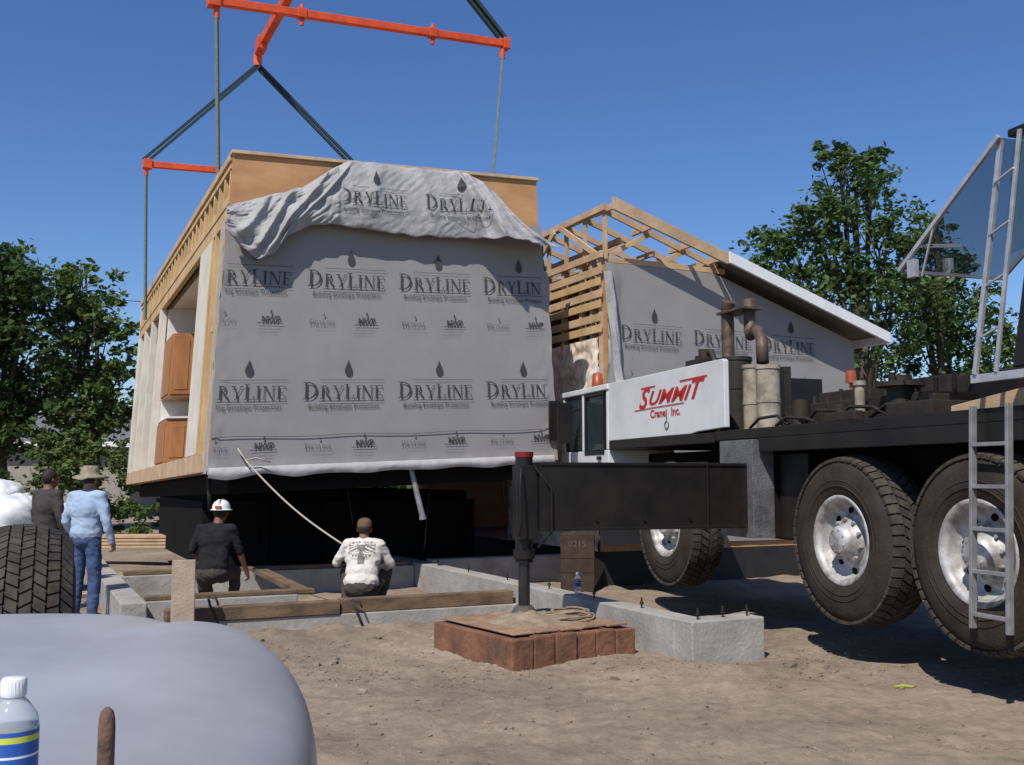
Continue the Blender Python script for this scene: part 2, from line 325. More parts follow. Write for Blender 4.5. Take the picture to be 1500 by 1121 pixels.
# ---------------------------------------------------------------- serif logo
def rc(x0,y0,x1,y1): return [(x0,y0),(x1,y0),(x1,y1),(x0,y1)]
def bowl(cx,cy,ro,ri,n=10):
    out=[]
    for i in range(n):
        a0=-math.pi/2+math.pi*i/n;a1=-math.pi/2+math.pi*(i+1)/n
        out.append([(cx+ro[0]*math.cos(a0),cy+ro[1]*math.sin(a0)),(cx+ro[0]*math.cos(a1),cy+ro[1]*math.sin(a1)),(cx+ri[0]*math.cos(a1),cy+ri[1]*math.sin(a1)),(cx+ri[0]*math.cos(a0),cy+ri[1]*math.sin(a0))])
    return out
st=rc(.11,.05,.24,.95);sb=rc(0,0,.35,.045);sp=rc(0,.955,.35,1)
GL={'I':([st,sb,sp],.42),'L':([st,rc(0,0,.62,.045),sp,rc(.57,.045,.62,.26)],.70),
'E':([st,rc(0,0,.66,.045),rc(0,.955,.63,1),rc(.24,.48,.48,.53),rc(.61,.045,.66,.24),rc(.58,.78,.63,.955),rc(.44,.38,.48,.48)],.74),
'N':([rc(.1,.05,.155,.95),rc(0,0,.27,.05),rc(0,.95,.2,1),[(.1,.97),(.25,.97),(.79,0),(.69,0)],rc(.735,.1,.79,.95),rc(.62,.95,.9,1)],.94),
'R':([st,sb,sp,[(.34,.5),(.46,.5),(.84,0),(.68,0)]]+bowl(.25,.74,(.35,.26),(.22,.21)),.86),
'Y':([[(.08,1),(.22,1),(.48,.45),(.37,.45)],rc(.36,.05,.49,.45),[(.70,1),(.76,1),(.5,.45),(.44,.45)],rc(.24,0,.6,.045),rc(-.03,.96,.34,1),rc(.58,.96,.85,1)],.86),
'D':([st,sb,sp]+bowl(.24,.5,(.57,.5),(.43,.45),14),.94)}
def word(sc):
    out=[];x=0
    for ch in 'DRYLINE':
        k=1.28 if ch in 'D' else (1.12 if ch=='L' else 1.0)
        polys,wd=GL[ch]
        for p in polys: out.append([((x+a*k)*sc,b*k*sc*.93) for a,b in p])
        x+=(wd*k+.03)
    W=x*sc
    return [[(a-W/2,b) for a,b in p] for p in out],W
def drop(cx,cy,s):
    pts=[(0,1.5),(.18,1.0),(.42,.5),(.5,.1),(.38,-.25),(0,-.45),(-.38,-.25),(-.5,.1),(-.42,.5),(-.18,1.0)]
    return [(cx+a*s,cy+b*s) for a,b in pts]
TAG=text_polys('Building Envelope Protection',.086,bold=.0)
NWP=text_polys('NWP',.12,bold=.004)
SM=text_polys('www . moisture control . weather',.026)
def logo(mb,cx,cz,place,s=1.,x0=-99,x1=99,small=False):
    def put(polys,mi):
        for p in polys:
            q=[(min(max(a,x0),x1),b) for a,b in p]
            if max(t[0] for t in q)-min(t[0] for t in q)<.002: continue
            mb.add([place(a,b) for a,b in q],[tuple(range(len(q)))],mi)
    def puttext(T,ox,oz,sc,mi):
        vs=[(T_[0]*sc+ox,T_[1]*sc+oz) for T_ in T[0]]
        for f in T[1]:
            q=[vs[i] for i in f]; mx=[t[0] for t in q]
            if min(mx)<x0 or max(mx)>x1: continue
            mb.add([place(*t) for t in q],[tuple(range(len(q)))],mi)
    if not small:
        P,W=word(.190*s)
        put([[(a+cx,b+cz) for a,b in p] for p in P],0)
        put([drop(cx+.05*s,cz+.36*s,.11*s)],0)
        put([[(cx-.5*W+.22,cz-.033),(cx+.5*W,cz-.033),(cx+.5*W,cz-.025),(cx-.5*W+.22,cz-.025)]],0)
        put([[(cx-.3*W,cz+.25*s),(cx+.5*W,cz+.25*s),(cx+.5*W,cz+.256*s),(cx-.3*W,cz+.256*s)]],0)
        puttext(TAG,cx,cz-.125*s,s,0)
    else:
        P,W=word(.062)
        put([[(a+cx-.34,b+cz) for a,b in p] for p in P],1)
        put([drop(cx-.32,cz+.12,.028)],1)
        puttext(NWP,cx+.3,cz+.025,.9,0)
        put([[(cx+.12,cz+.0),(cx+.47,cz+.0),(cx+.47,cz+.010),(cx+.12,cz+.010)]],0)
        put([drop(cx+.3,cz+.145,.03)],0)
        for (ox,oz,q) in [(-.3,-.05,0),(.28,-.04,0),(.28,-.08,0),(.25,-.12,0)]:
            puttext(SM,cx+ox,cz+oz,.8,1)
# ---------------------------------------------------------------- hanging module
ex=V((.902,.431,.044)).normalized(); ey=V((-.431,.902,-.021)); ey=(ey-ex*ey.dot(ex)).normalized(); ez=ex.cross(ey)
mm=Matrix(((ex.x,ey.x,ez.x,-3.83),(ex.y,ey.y,ez.y,13.0),(ex.z,ey.z,ez.z,1.685),(0,0,0,1)))
H=empty('house_module','half finished modular house section wrapped in grey sheeting hanging from slings','house module',mat=mm)
def LN(i,k): return i+k/4.2*(.40-.40*i/4.88)
def lean(o):
    for v in o.data.vertices: v.co.x=LN(v.co.x,v.co.z)
    return o
W_,L_=4.88,11.4
a=MB();a.box(0,W_,0,L_,0,.26);lean(a.obj('floor_frame','lum2',H,bevel=.008))
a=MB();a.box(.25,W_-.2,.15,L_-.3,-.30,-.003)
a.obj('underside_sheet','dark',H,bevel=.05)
a=MB();a.box(.0,W_,.0,.04,.263,4.16);lean(a.obj('front_sheathing','ply',H))
a=MB();a.box(-.03,W_+.03,-.04,.10,4.163,4.21);a.box(-.03,.06,.103,L_,4.10,4.21);lean(a.obj('parapet_trim','lum2',H,bevel=.005))
a=MB();a.box(.063,W_,.103,L_,4.05,4.15);lean(a.obj('roof_panel','ply',H))
a=MB();a.box(W_-.1,W_,.045,L_-.05,.263,4.045);a.box(.0,W_-.1,L_-.14,L_,.263,4.045);lean(a.obj('rear_wall','cream',H))
a=MB();a.box(-.01,.10,.045,L_-.15,3.50,3.62);a.box(-.012,.12,.05,L_-.15,3.98,4.047)
k=.1
while k<L_-.3: a.box(.0,.09,k,k+.06,3.622,3.978); k+=.42
a.box(.005,.09,.05,L_-.15,3.30,3.497)
lean(a.obj('roof_band_framing','lum',H,bevel=.004))
a=MB();a.box(.14,.2,.05,L_-.15,3.3,4.045);lean(a.obj('roof_gap_shade','lumdark',H))  # dark sheet painted in for the shade in gaps between the blocks
a=MB()
for j in (.05,.28,.5,.95,1.2): a.box(.0,.09,j,j+.07,.263,3.297)
a.box(.02,.09,.35,.9,1.9,1.98);lean(a.obj('wall_studs','lum',H,bevel=.004))
for (x0,x1,j0,j1) in [(.11,.14,.06,1.3),(.0,.14,1.32,2.3),(0,.12,7.12,7.4),(0,.12,8.6,8.8),(0,.12,9.9,10.1),(0,.12,L_-.5,L_-.15)]:
    a=MB();a.box(x0,x1,j0,j1,.263,3.297);lean(a.obj('side_wall_panel','cream',H,bevel=.004))
for j in (7.0,9.65,2.15):
    a=MB();a.box(.145,W_-.12,j,j+.1,.263,3.297);lean(a.obj('interior_partition','white',H))
a=MB();a.box(.21,W_-.12,.1,L_-.15,3.3,3.34);lean(a.obj('ceiling','white',H))
def cabinet(i0,i1,j0,j1,k0,k1,nm):
    a=MB();a.box(i0,i1,j0,j1,k0,k1)
    n=2;wd=(i1-i0)/n
    for q in range(n):
        x0=i0+q*wd+.02;x1=x0+wd-.04
        a.box(x0,x1,j0-.02,j0-.002,k0+.04,k1-.04); a.box(x0+.07,x1-.07,j0-.032,j0-.0205,k0+.12,k1-.12)
    a.box(i0-.018,i0-.002,j0+.03,j1-.03,k0+.05,k1-.05)
    lean(a.obj(nm,'cab',H,bevel=.006))
cabinet(.12,.95,5.9,6.99,1.5,2.65,'upper_cabinet');cabinet(.10,.95,5.75,6.99,.265,1.08,'lower_cabinet')
a=MB();a.box(.09,1.0,5.7,6.995,1.083,1.12);lean(a.obj('countertop','white',H,bevel=.005))
def grid(nx,nz,fn,mi=0):
    mb=MB();vs=[fn(i/(nx-1),j/(nz-1)) for j in range(nz) for i in range(nx)]
    mb.add(vs,[(j*nx+i,j*nx+i+1,(j+1)*nx+i+1,(j+1)*nx+i) for j in range(nz-1) for i in range(nx-1)],mi,True);return mb
def wf(u,v):
    i=-.03+u*(W_+.06);k=-.04+v*3.5
    d=.006*noise.noise(V((i*1.5,k*1.1,0)))+.002*noise.noise(V((i*5,k*2,3)))
    e=max(0,1-i/.35); e2=max(0,(i-4.55)/.35)
    d+=.03*e*noise.noise(V((i*9,k*3,7)))+.04*e2*noise.noise(V((i*7,k*4,2)))
    if k<.12: d-=.02*(1+noise.noise(V((i*6,k*3,0))))*(1-k/.12)*.8
    ii=i+ (.03*noise.noise(V((0,k*3,5))) if u in(0,1) else 0)+ (.07*u**8 if k<2.8 else 0)
    return (ii,-.028-abs(d)*.6+d*.4,k)
wr=lean(grid(110,70,wf).obj('house_wrap','wrap',H))
def wf2(u,v):
    i=-.04-.012*u; j=-.03+u*.13; k=-.03+v*3.3
    return (i-.03*abs(noise.noise(V((k*4,u*3,1)))),j+.03*noise.noise(V((k*5,0,3))),k)
lean(grid(8,60,wf2).obj('wrap_corner_fold','wrap_loose',H))
def wf3(u,v):
    i=-.02+u*(W_+.05)
    return (i,-.045-.025*math.sin(v*3)-.012*abs(noise.noise(V((i*7,v,1)))),-.09+.13*v+.05*noise.noise(V((i*2.2,0,9)))*(1-v))
lean(grid(120,6,wf3).obj('wrap_bottom_hem','hem',H))
def wf4(u,v):
    k=.1+3.1*v; return (W_+.035+.05*abs(noise.noise(V((k*2,u*4,1))))+.13*math.sin(u*3.1)*(.5+.5*noise.noise(V((k*1.7,0,2)))),-.03+u*.5,k)
lean(grid(12,60,wf4).obj('wrap_side_flap','wrap_loose',H))
a=MB()
pts=[(-.02+t*(W_+.02),-.05,.42+.01*math.sin(t*20)) for t in np.linspace(0,1,40)]; a.tube(pts,.005,4)
lean(a.obj('seam_tape','ink2',wr))
L1=MB()
pl=lambda a,b:(a,-.048,b)
for cx in(.36,1.72,3.07,4.42):
    for cz in(2.42,.90): logo(L1,cx,cz,pl,1.,.0,W_-.02)
    for cz in(1.90,.24): logo(L1,cx+.0,cz,pl,1.,.0,W_-.02,small=True)
lean(L1.obj('printed_lettering',['ink','ink2'],wr))
ti=[-.06,.35,1.0,1.45,1.7,2.2,2.6,3.2,3.6,3.9,4.4,4.95];tk=[3.42,3.56,3.76,4.06,4.20,4.19,4.17,4.17,4.17,4.05,3.6,3.16]
bi=[-.06,.15,.4,.62,.8,1.1,1.4,2.6,3.6,4.2,4.6,4.95];bk=[3.08,2.88,2.70,2.80,3.05,3.20,3.24,3.15,3.16,3.12,3.08,3.0]
def flapd(i,v):
    b=.13*math.sin(math.pi*min(1,v*1.0))**.7*(.75+.5*noise.noise(V((i*.9,0,4))))
    fold=0
    for (c0,wd,am,sl) in [(.25,.07,.08,.5),(.55,.06,.09,.6),(.9,.07,.09,.9),(1.2,.05,.06,1.1),(3.58,.06,.16,-.35),(3.80,.05,.13,-.45),(4.1,.05,.06,-.6),(4.4,.07,.07,-.7),(2.0,.14,.03,.25),(2.9,.1,.025,-.2)]:
        x=(i-c0-sl*(v-.5)); fold+=am*math.exp(-(x/wd)**2)
    loose=1.0 if (i<1.5) else .35
    cr=.05*noise.noise(V((i*2.6+v*3,v*4,1)))*loose+loose*(.04*abs(noise.noise(V((i*7-v*8,v*6,2))))+.02*abs(noise.noise(V((i*15-v*14,v*12,2)))))
    edge=.04+.12*(1-v)
    if i>3.7: edge+=.30*min(1,(i-3.7)/.3)*(1-v)
    return b*.75+fold*(.4+.7*math.sin(math.pi*v))+cr+edge
def wf5(u,v):
    i=-.06+5.01*u
    kt=np.interp(i,ti,tk)+.02*noise.noise(V((i*6,0,3)));kb=np.interp(i,bi,bk)+.03*noise.noise(V((i*5,0,8)))
    k=kb+(kt-kb)*v
    return (i,-.05-flapd(i,v)*(1 if v<.97 else .5),k)
fl=lean(grid(300,60,wf5).obj('loose_wrap_flap','wrap_loose',H))
so2=fl.modifiers.new('s','SOLIDIFY');so2.thickness=.006
L2=MB()
def pl2(i,k):
    kt=np.interp(i,ti,tk);kb=np.interp(i,bi,bk);v=min(max((k-kb)/(kt-kb),0),1); return (i,-.068-flapd(i,v),k)
for cx in(2.02,3.38): logo(L2,cx,3.54,pl2,.95,1.55,3.85 if cx>3 else 4.3)
lean(L2.obj('printed_lettering',['ink','ink2'],fl))
a=MB();a.cyl((2.72,.1,.0),(2.86,.05,-.74),.035,.042,n=14);a.cyl((2.86,.05,-.74),(2.865,.05,-.78),.05,.05,n=14)
a.obj('hanging_conduit','alud',H)
for pts,r in [([(.15,1.0,0),(.16,1.0,-.5)],.03),([(4.2,.3,0),(4.25,.3,-.7)],.008),([(1.9,.5,0),(2.0,.5,-.8)],.006),([(3.2,.5,0),(3.0,.4,-1.2)],.006)]:
    a=MB();a.tube(pts,r,6);a.obj('hanging_cable','blkm',H)
def HW(i,j,k): return mm@V((LN(i,k),j,k))
# ---------------------------------------------------------------- rigging
SP=empty('lifting_spreader','orange steel spreader beams with dark webbing slings','lifting spreader',loc=(0,0,0))
ml=V((-4.30,14.35,8.52));mr=V((-.16,16.45,8.80))
a=MB();a.beam(ml-(mr-ml)*.02,mr,.10,.12);a.beam(mr-V((.0,0,.0)),mr+V((.1,.05,0)),.16,.19)
a.beam(ml-(mr-ml)*.03,ml+(mr-ml)*.01,.17,.19)
for t in(.27,.73): q=ml.lerp(mr,t); a.beam(q-V((.06,.03,0)),q+V((.06,.03,0)),.13,.15); a.cyl(q-V((0,0,.08)),q-V((0,0,.18)),.035,n=10); a.cyl(q+V((0,0,.08)),q+V((0,0,.15)),.03,n=10)
a.cyl(mr-V((0,0,.1)),mr-V((0,0,.26)),.045,n=10);a.cyl(ml-V((0,0,.1)),ml-V((0,0,.26)),.045,n=10)
a.obj('front_spreader_beam','orange',SP,bevel=.01)
ap=V((-5.70,22.2,11.15));fr=V((-2.35,15.4,11.35))
a=MB();a.beam(ap,fr,.16,.20);a.beam(ap+V((0,0,-.1)),ap+V((0,0,-.35)),.12,.16);a.beam(ap+V((.05,-.1,.0)),ap+V((.25,-.6,-.05)),.2,.28)
a.obj('long_spreader_beam','orange',SP,bevel=.01)
rl=V((-7.72,21.1,8.2));rr_=V((-3.35,23.2,8.4))
a=MB();a.beam(rl,rr_,.11,.13);a.beam(rl-V((.06,.03,0)),rl+V((.1,.05,0)),.18,.2);a.cyl(rl-V((0,0,.08)),rl-V((0,0,.24)),.05,n=10)
a.obj('rear_spreader_beam','orange',SP,bevel=.01)
for p,q in [(ap-V((0,0,.35)),rl+V((0,0,.1))),(ap-V((0,0,.35)),rr_+V((0,0,.1))),(mr+V((0,0,.1)),fr),(ml+V((0,0,.1)),fr)]:
    for dd in(-.05,.05):
        a=MB();a.beam(p+V((dd,0,0)),q+V((dd*1.4,0,0)),.07,.055);a.obj('sling','sling',SP)
for p,q in [(ml-V((0,0,.25)),HW(.06,1.5,4.2)),(mr-V((0,0,.25)),HW(4.80,1.5,4.2)),(rl-V((0,0,.22)),HW(-.12,9.0,3.4)),(rr_-V((0,0,.2)),HW(4.7,9,4.2))]:
    a=MB();a.beam(p,q,.09,.04);a.obj('vertical_strap','slingg',SP)
a=MB();p0=HW(.42,-.12,.12);p1=V((-1.98,12.15,.82))
pts=[p0.lerp(p1,t)-V((0,0,.08*math.sin(math.pi*t))) for t in np.linspace(0,1,24)]
a.tube(pts,.011,6);a.tube([p0+V((-.1,0,.15)),p0,p0+V((.12,.05,.03)),p0+V((.3,.1,-.02))],.011,6)
a.obj('tag_line_rope','rope',label='pale tag line rope from the hanging module to a worker',cat='rope')
# ---------------------------------------------------------------- second house
hm=Matrix.Translation((1.38,15.5,0))@Matrix.Rotation(RZ,4,'Z')
B=empty('house_module','grey wrapped house section with exposed roof trusses and white fascia','house module',mat=hm)
zr=lambda x:5.80-.325*x
XE=5.42; XW=5.0
a=MB();poly=[(.02,0,.5),(XW,0,.5),(XW,0,zr(XW)-.25),(2.15,0,4.88),(.02,0,4.88)];a.prism(poly,(0,.1,0));a.obj('front_wall','ply',B)
def w2(u,v):
    x=.01+u*(XW+.01); zt=min(4.90,zr(x)-.22); z=.6+v*(zt-.6)
    d=.01*noise.noise(V((x*1.5,z,4)))+.003*noise.noise(V((x*6,z*3,1)))
    if x<.5: d+=.08*(1-x/.5)*noise.noise(V((x*6+z*.8,z*1.2,5)))
    xx=x+(.10*noise.noise(V((z*1.5,0,0)))-.08*math.sin(z*1.3) if u==0 else 0)
    return (xx,-.04-abs(d),z)
w2o=grid(90,60,w2).obj('house_wrap','wrap',B)
def w2b(u,v):
    z=4.75-v*2.6; x=-.02+.32*v+.16*u*(1-.2*v)
    return (x,-.08-.08*math.sin(u*3.1)-.05*noise.noise(V((u*4,z*2,0))),z)
grid(10,40,w2b).obj('loose_wrap_edge','wrap_loose',B)
L3=MB();pl3=lambda a_,b_:(a_,-.062,b_)
for cx in(.86,2.22,3.58): logo(L3,cx,3.72 if cx<3 else 3.7,pl3,1.0,.2,4.95); logo(L3,cx,2.2,pl3,1.0,.2,4.95)
for cx in (.8,2.2,3.6): logo(L3,cx,3.1,pl3,1,.2,4.95,small=True)
L3.obj('printed_lettering',['ink','ink2'],w2o)
def w3(u,v):
    z=.5+v*3.25; y=.10+u*3.2
    return (-.02-.05*abs(noise.noise(V((y*2.2,z*2.6,0))))-.035*noise.noise(V((y*7,z*8,3)))-.015*noise.noise(V((y*19,z*18,3))),y,z)
grid(90,100,w3).obj('torn_side_wall','ins',B)
a=MB();a.box(-.012,.03,.0,.095,.5,3.78);a.box(-.03,.03,1.2,1.29,.5,3.78);a.obj('corner_post','lum2',B,bevel=.004)
a=MB();a.box(.10,.13,.1,7.8,3.76,4.92);a.obj('side_sheathing','lumdark',B)
random.seed(11)
for k,z in enumerate([3.82,3.99,4.20,4.36,4.55,4.72]):
    a=MB();y0=-.02+random.uniform(-.03,.05);t=random.uniform(-.03,.03)
    a.prism([(-.05,y0,z),(-.015,y0,z),(-.015,y0,z+.12),(-.05,y0,z+.12)],(0,7.9,t));a.obj('strapping_board','lum2' if k%2 else 'lum',B,bevel=.004)
a=MB()
for k in range(14): a.box(-.012,.08,.02+k*.6,.1+k*.6,3.76,5.0)
a.box(-.012,.09,.30,.36,3.76,5.0);a.obj('side_studs','lum2',B,bevel=.004)
a=MB()
for k in range(13):
    y=-.02+k*.62
    a.beam((.05,y,5.72),(2.3 if k else 2.15,y,zr(2.3 if k else 2.15)-.09),.04,.10)
    a.beam((.05,y,4.95),(.05,y,5.72),.04,.09,up=(0,1,0)); a.beam((.06,y+.02,4.98),(.85,y+.02,5.42),.04,.08); a.beam((1.5,y+.02,5.2),(1.0,y+.02,4.95),.04,.08)
    a.beam((.05,y,4.95),(2.3,y,4.95),.04,.09)
a.box(-.02,.09,-.1,8,5.70,5.80)
a.box(-.05,.0,-.05,8,4.97,5.08)
a.beam((.35,.0,5.28),(.35,8,5.28),.05,.1);a.beam((.95,.0,5.13),(.95,8,5.13),.05,.08)
a.beam((-.02,.05,5.0),(-.02,1.3,5.72),.04,.09);a.beam((-.02,1.5,5.70),(-.02,2.6,5.0),.04,.09)
a.obj('roof_trusses','lum2',B,bevel=.004)
a=MB();a.prism([(-.02,-.40,5.84),(2.05,-.46,zr(2.05)+.02),(2.05,-.46,zr(2.05)-.16),(-.02,-.40,5.64)],(0,.05,0));
for x in(.05,.75,1.45,2.0): a.beam((x,-.38,zr(x)-.06),(x,.3,zr(x)-.06),.05,.09)
a.obj('rake_board','lum2',B,bevel=.004)
a=MB();a.prism([(2.06,-.50,zr(2.06)+.04),(XE,-.50,zr(XE)+.04),(XE,-.50,zr(XE)-.14),(2.06,-.50,zr(2.06)-.14)],(0,.05,0));a.box(XE-.04,XE+.01,-.44,8,zr(XE)-.14,zr(XE)+.03);a.obj('fascia','fascia',B,bevel=.004)
a=MB();a.prism([(2.06,-.445,zr(2.06)+.03),(XE-.05,-.445,zr(XE-.05)+.03),(XE-.05,-.445,zr(XE-.05)-.02),(2.06,-.445,zr(2.06)-.02)],(0,8.4,0));a.obj('roof_deck','shingle',B)
a=MB();a.box(XW-.1,XW,.1,8,.5,zr(XW)-.25);a.box(.03,XW-.05,7.9,8,.5,4.0);a.obj('rear_wall','ply',B)
a=MB();a.box(0,XW,.0,8,0,.495);a.obj('base','blackpl',B)
# ---------------------------------------------------------------- crane carrier truck
tm=Matrix.Translation((2.87,9.07,0))@Matrix.Rotation(math.radians(108),4,'Z')
T=empty('crane_truck','black and white mobile crane carrier on extended outriggers','crane truck',mat=tm)
zc=1.055
def tyre_mesh(mb,w=.42,R=.745,r=.375,lugs=52,mi=0,tm_=0):
    prof=[(-.045,r-.01),(-.005,r+.03),(.012,r+.13),(.0,R-.12),(-.028,R-.05),(-.06,R-.02),(-w/2,R-.012),(-w+.06,R-.02),(-w+.028,R-.05),(-w,R-.12),(-w-.012,r+.13),(-w+.005,r+.03),(-w+.045,r-.01)]
    mb.lathe(prof,72,ax=(0,1,0),mi=mi)
    for g_ in (.47,.52):
        if g_<R-.05: mb.lathe([(.008,g_),(.016,g_+.006),(.008,g_+.012)],64,ax=(0,1,0),mi=mi)
    for k in range(lugs):
        for (y0,y1,ph,sk) in [(-.010,-.10,0,0.),(-.115,-.20,.5,.35),(-w+.20,-w+.115,.0,-.35),(-w+.10,-w+.010,.5,0.)]:
            t0=2*math.pi*(k+ph)/lugs; dt=2*math.pi/lugs*.40
            vs=[]
            for yy,off in((y0,-sk),(y1,sk)):
                for tt in(t0-dt+off*dt*2,t0+dt+off*dt*2):
                    for rr in(R-.05,R+.0 if abs(yy+w/2)<w/2-.02 else R-.024):
                        vs.append((rr*math.cos(tt),yy,rr*math.sin(tt)))
            mb.add(vs,[(0,1,3,2),(4,6,7,5),(0,4,5,1),(2,3,7,6),(0,2,6,4),(1,5,7,3)],tm_)
def add_wheel(x,y,flip=False,first={}):
    if not first:
        hb=MB();hb.lathe([(-.16,.02),(-.16,.20),(-.10,.20),(-.07,.15),(-.03,.14),(.02,.12),(.03,.09),(.03,.001)],32,ax=(0,1,0))
        for k in range(10):
            t=2*math.pi*k/10;hb.cyl((.185*math.cos(t),-.11,.185*math.sin(t)),(.185*math.cos(t),-.06,.185*math.sin(t)),.017,n=6)
        for k in range(8):
            t=2*math.pi*(k+.5)/8;hb.cyl((.10*math.cos(t),-.02,.10*math.sin(t)),(.10*math.cos(t),.035,.10*math.sin(t)),.011,n=6)
        ty=MB();tyre_mesh(ty,tm_=1)
        rm=MB();rm.lathe([(-.40,.36),(-.2,.33),(-.06,.335),(-.02,.352),(.0,.385),(-.012,.40),(-.03,.392)],56,ax=(0,1,0))
        rm.lathe([(-.06,.335),(-.10,.325),(-.15,.29),(-.145,.25),(-.125,.22),(-.125,.02)],56,ax=(0,1,0))
        for k in range(8):
            t=2*math.pi*k/8;rm.cyl((.262*math.cos(t),-.155,.262*math.sin(t)),(.262*math.cos(t),-.136,.262*math.sin(t)),.030,n=14,mi=1)
        h=hb.obj('wheel','rim',T);t_=ty.obj('tyre',['rubber','treadr'],h);r_=rm.obj('rim',['rim','dark'],h)
        first['o']=(h,t_,r_)
    else:
        h0,t0,r0=first['o'];h=h0.copy();coll.objects.link(h);h.parent=T
        for q in(t0,r0): c_=q.copy();coll.objects.link(c_);c_.parent=h
    h.location=(x,y,zc)
    h.rotation_euler=(0,random.random()*2,math.pi if flip else 0)
for s_ in(3.42,0,-1.62): add_wheel(s_,0)
for s_ in(3.42,0,-1.62): add_wheel(s_,-2.72,True)
a=MB();a.box(-6,7.0,-2.15,-.60,.95,1.93);
for s_ in(3.42,0,-1.62): a.cyl((s_,-2.5,zc),(s_,-.2,zc),.12,n=12); a.box(s_-.5,s_+.5,-.58,-.46,1.25,1.5)
a.obj('chassis','dark',T,bevel=.02)
a=MB();a.box(-6,2.2,-2.7,-.015,2.0,2.105);a.box(-6,1.3,-.06,-.012,1.86,2.0)
a.box(-6,1.3,-.75,-.06,1.90,1.998)
a.obj('deck','blk',T,bevel=.008)
a=MB();a.box(1.36,1.98,-2.75,.04,1.0,1.97,1);a.box(1.33,1.36,-.20,.045,1.0,1.99);a.box(1.33,1.98,.041,.046,1.0,1.99);a.obj('outrigger_housing',['check','blk'],T,bevel=.006)
JW=2.37
a=MB();a.box(1.43,1.85,.05,JW-.1,1.10,1.75);a.box(1.415,1.43,.06,JW-.1,1.10,1.13);a.box(1.415,1.43,.06,JW-.1,1.72,1.75);a.box(1.40,1.88,.5,.52,1.09,1.76)
for k in range(3): a.cyl((1.425,.7+.5*k,1.2),(1.41,.7+.5*k,1.2),.015,n=8)
a.obj('outrigger_beam','blk',T,bevel=.01)
J=MB();J.box(1.50,1.74,JW-.1,JW+.08,1.02,1.72);J.cyl((1.62,JW,.80),(1.62,JW,1.80),.085,n=24);J.cyl((1.62,JW,.84),(1.62,JW,.92),.105,n=24)
J.tube([(1.46,JW-.06,1.7),(1.40,JW-.2,1.5),(1.39,JW-.2,1.1),(1.45,JW-.08,.95)],.014,6);J.tube([(1.46,JW+.08,1.7),(1.38,JW+.12,1.5),(1.39,JW+.1,1.2),(1.47,JW+.1,1.05)],.012,6)
jo=J.obj('outrigger_jack','blk',T,bevel=.008)
a=MB();a.cyl((1.62,JW,.36),(1.62,JW,.80),.055,n=24);a.obj('jack_rod','chrome',jo)
a=MB();a.lathe([(.275,.001),(.275,.22),(.295,.22),(.31,.14),(.38,.09),(.40,.07),(.40,.001)],32,o=(1.62,JW,0));a.obj('jack_foot','foot',jo)
a=MB();a.cyl((1.62,JW,1.80),(1.62,JW,1.85),.09,n=20);a.obj('reflector_cap','redl',jo)
# hood with lettering
a=MB();a.prism([(5.05,-.0,2.10),(2.7,-.0,2.10),(2.55,0,2.12),(1.94,-.0,2.14),(1.94,-.0,2.86),(1.98,0,2.88),(5.05,-.0,2.88)],(0,-.06,0));hd=a.obj('engine_hood','wht',T,bevel=.008)
a=MB();a.box(2.2,5.05,-1.9,-.0,1.98,2.095);a.box(2.9,5.04,-1.9,-.07,2.1,2.80);a.obj('engine_bay','blk',T,bevel=.01)
a=MB();a.box(2.75,3.2,-.6,-.2,2.81,2.99);a.cyl((2.9,-.3,2.99),(2.9,-.3,3.10),.07,n=14);a.tube([(2.6,-.3,2.85),(2.75,-.3,3.06),(3.0,-.35,3.08),(3.25,-.4,2.9)],.035,10);a.box(3.05,3.15,-.5,-.3,2.99,3.05);a.obj('air_intake','blkm',T,bevel=.02)
a=MB()
def ptext(bd,size,sx,sz,shear,bold,wscale=1.,mi=0,al='CENTER'):
    vs,fs=text_polys(bd,size,shear,bold,al); a.add([(sx-p[0]*wscale,.006,sz+p[1]) for p in vs],fs,mi)
ptext('S',.35,3.98,2.47,.45,.006,1.4);ptext('UMMI',.24,3.30,2.50,.45,.004,1.75);ptext('T',.31,2.64,2.50,.45,.005,1.5)
def strip(pts,th):
    for (x0,z0),(x1,z1) in zip(pts[:-1],pts[1:]): a.add([(x0,.0065,z0),(x1,.0065,z1),(x1,.0065,z1+th),(x0,.0065,z0+th)],[(0,1,2,3)])
strip([(4.2,2.445),(3.7,2.455),(2.85,2.46)],.012);strip([(2.95,2.715),(2.3,2.72)],.018);strip([(4.0,2.71),(3.6,2.715)],.016)
ptext('Crane   Inc.',.135,3.35,2.34,.0,.003,1.25)
a.obj('company_lettering','red',hd)
a=MB();a.tube([(3.30,.008,2.42-.02*t) for t in range(8)],.005,5);a.tube([(3.30+.05*math.sin(t),.008,2.23+.045*math.cos(t)) for t in np.linspace(0,5.5,14)],.006,5);a.obj('hook_emblem','foot',hd)
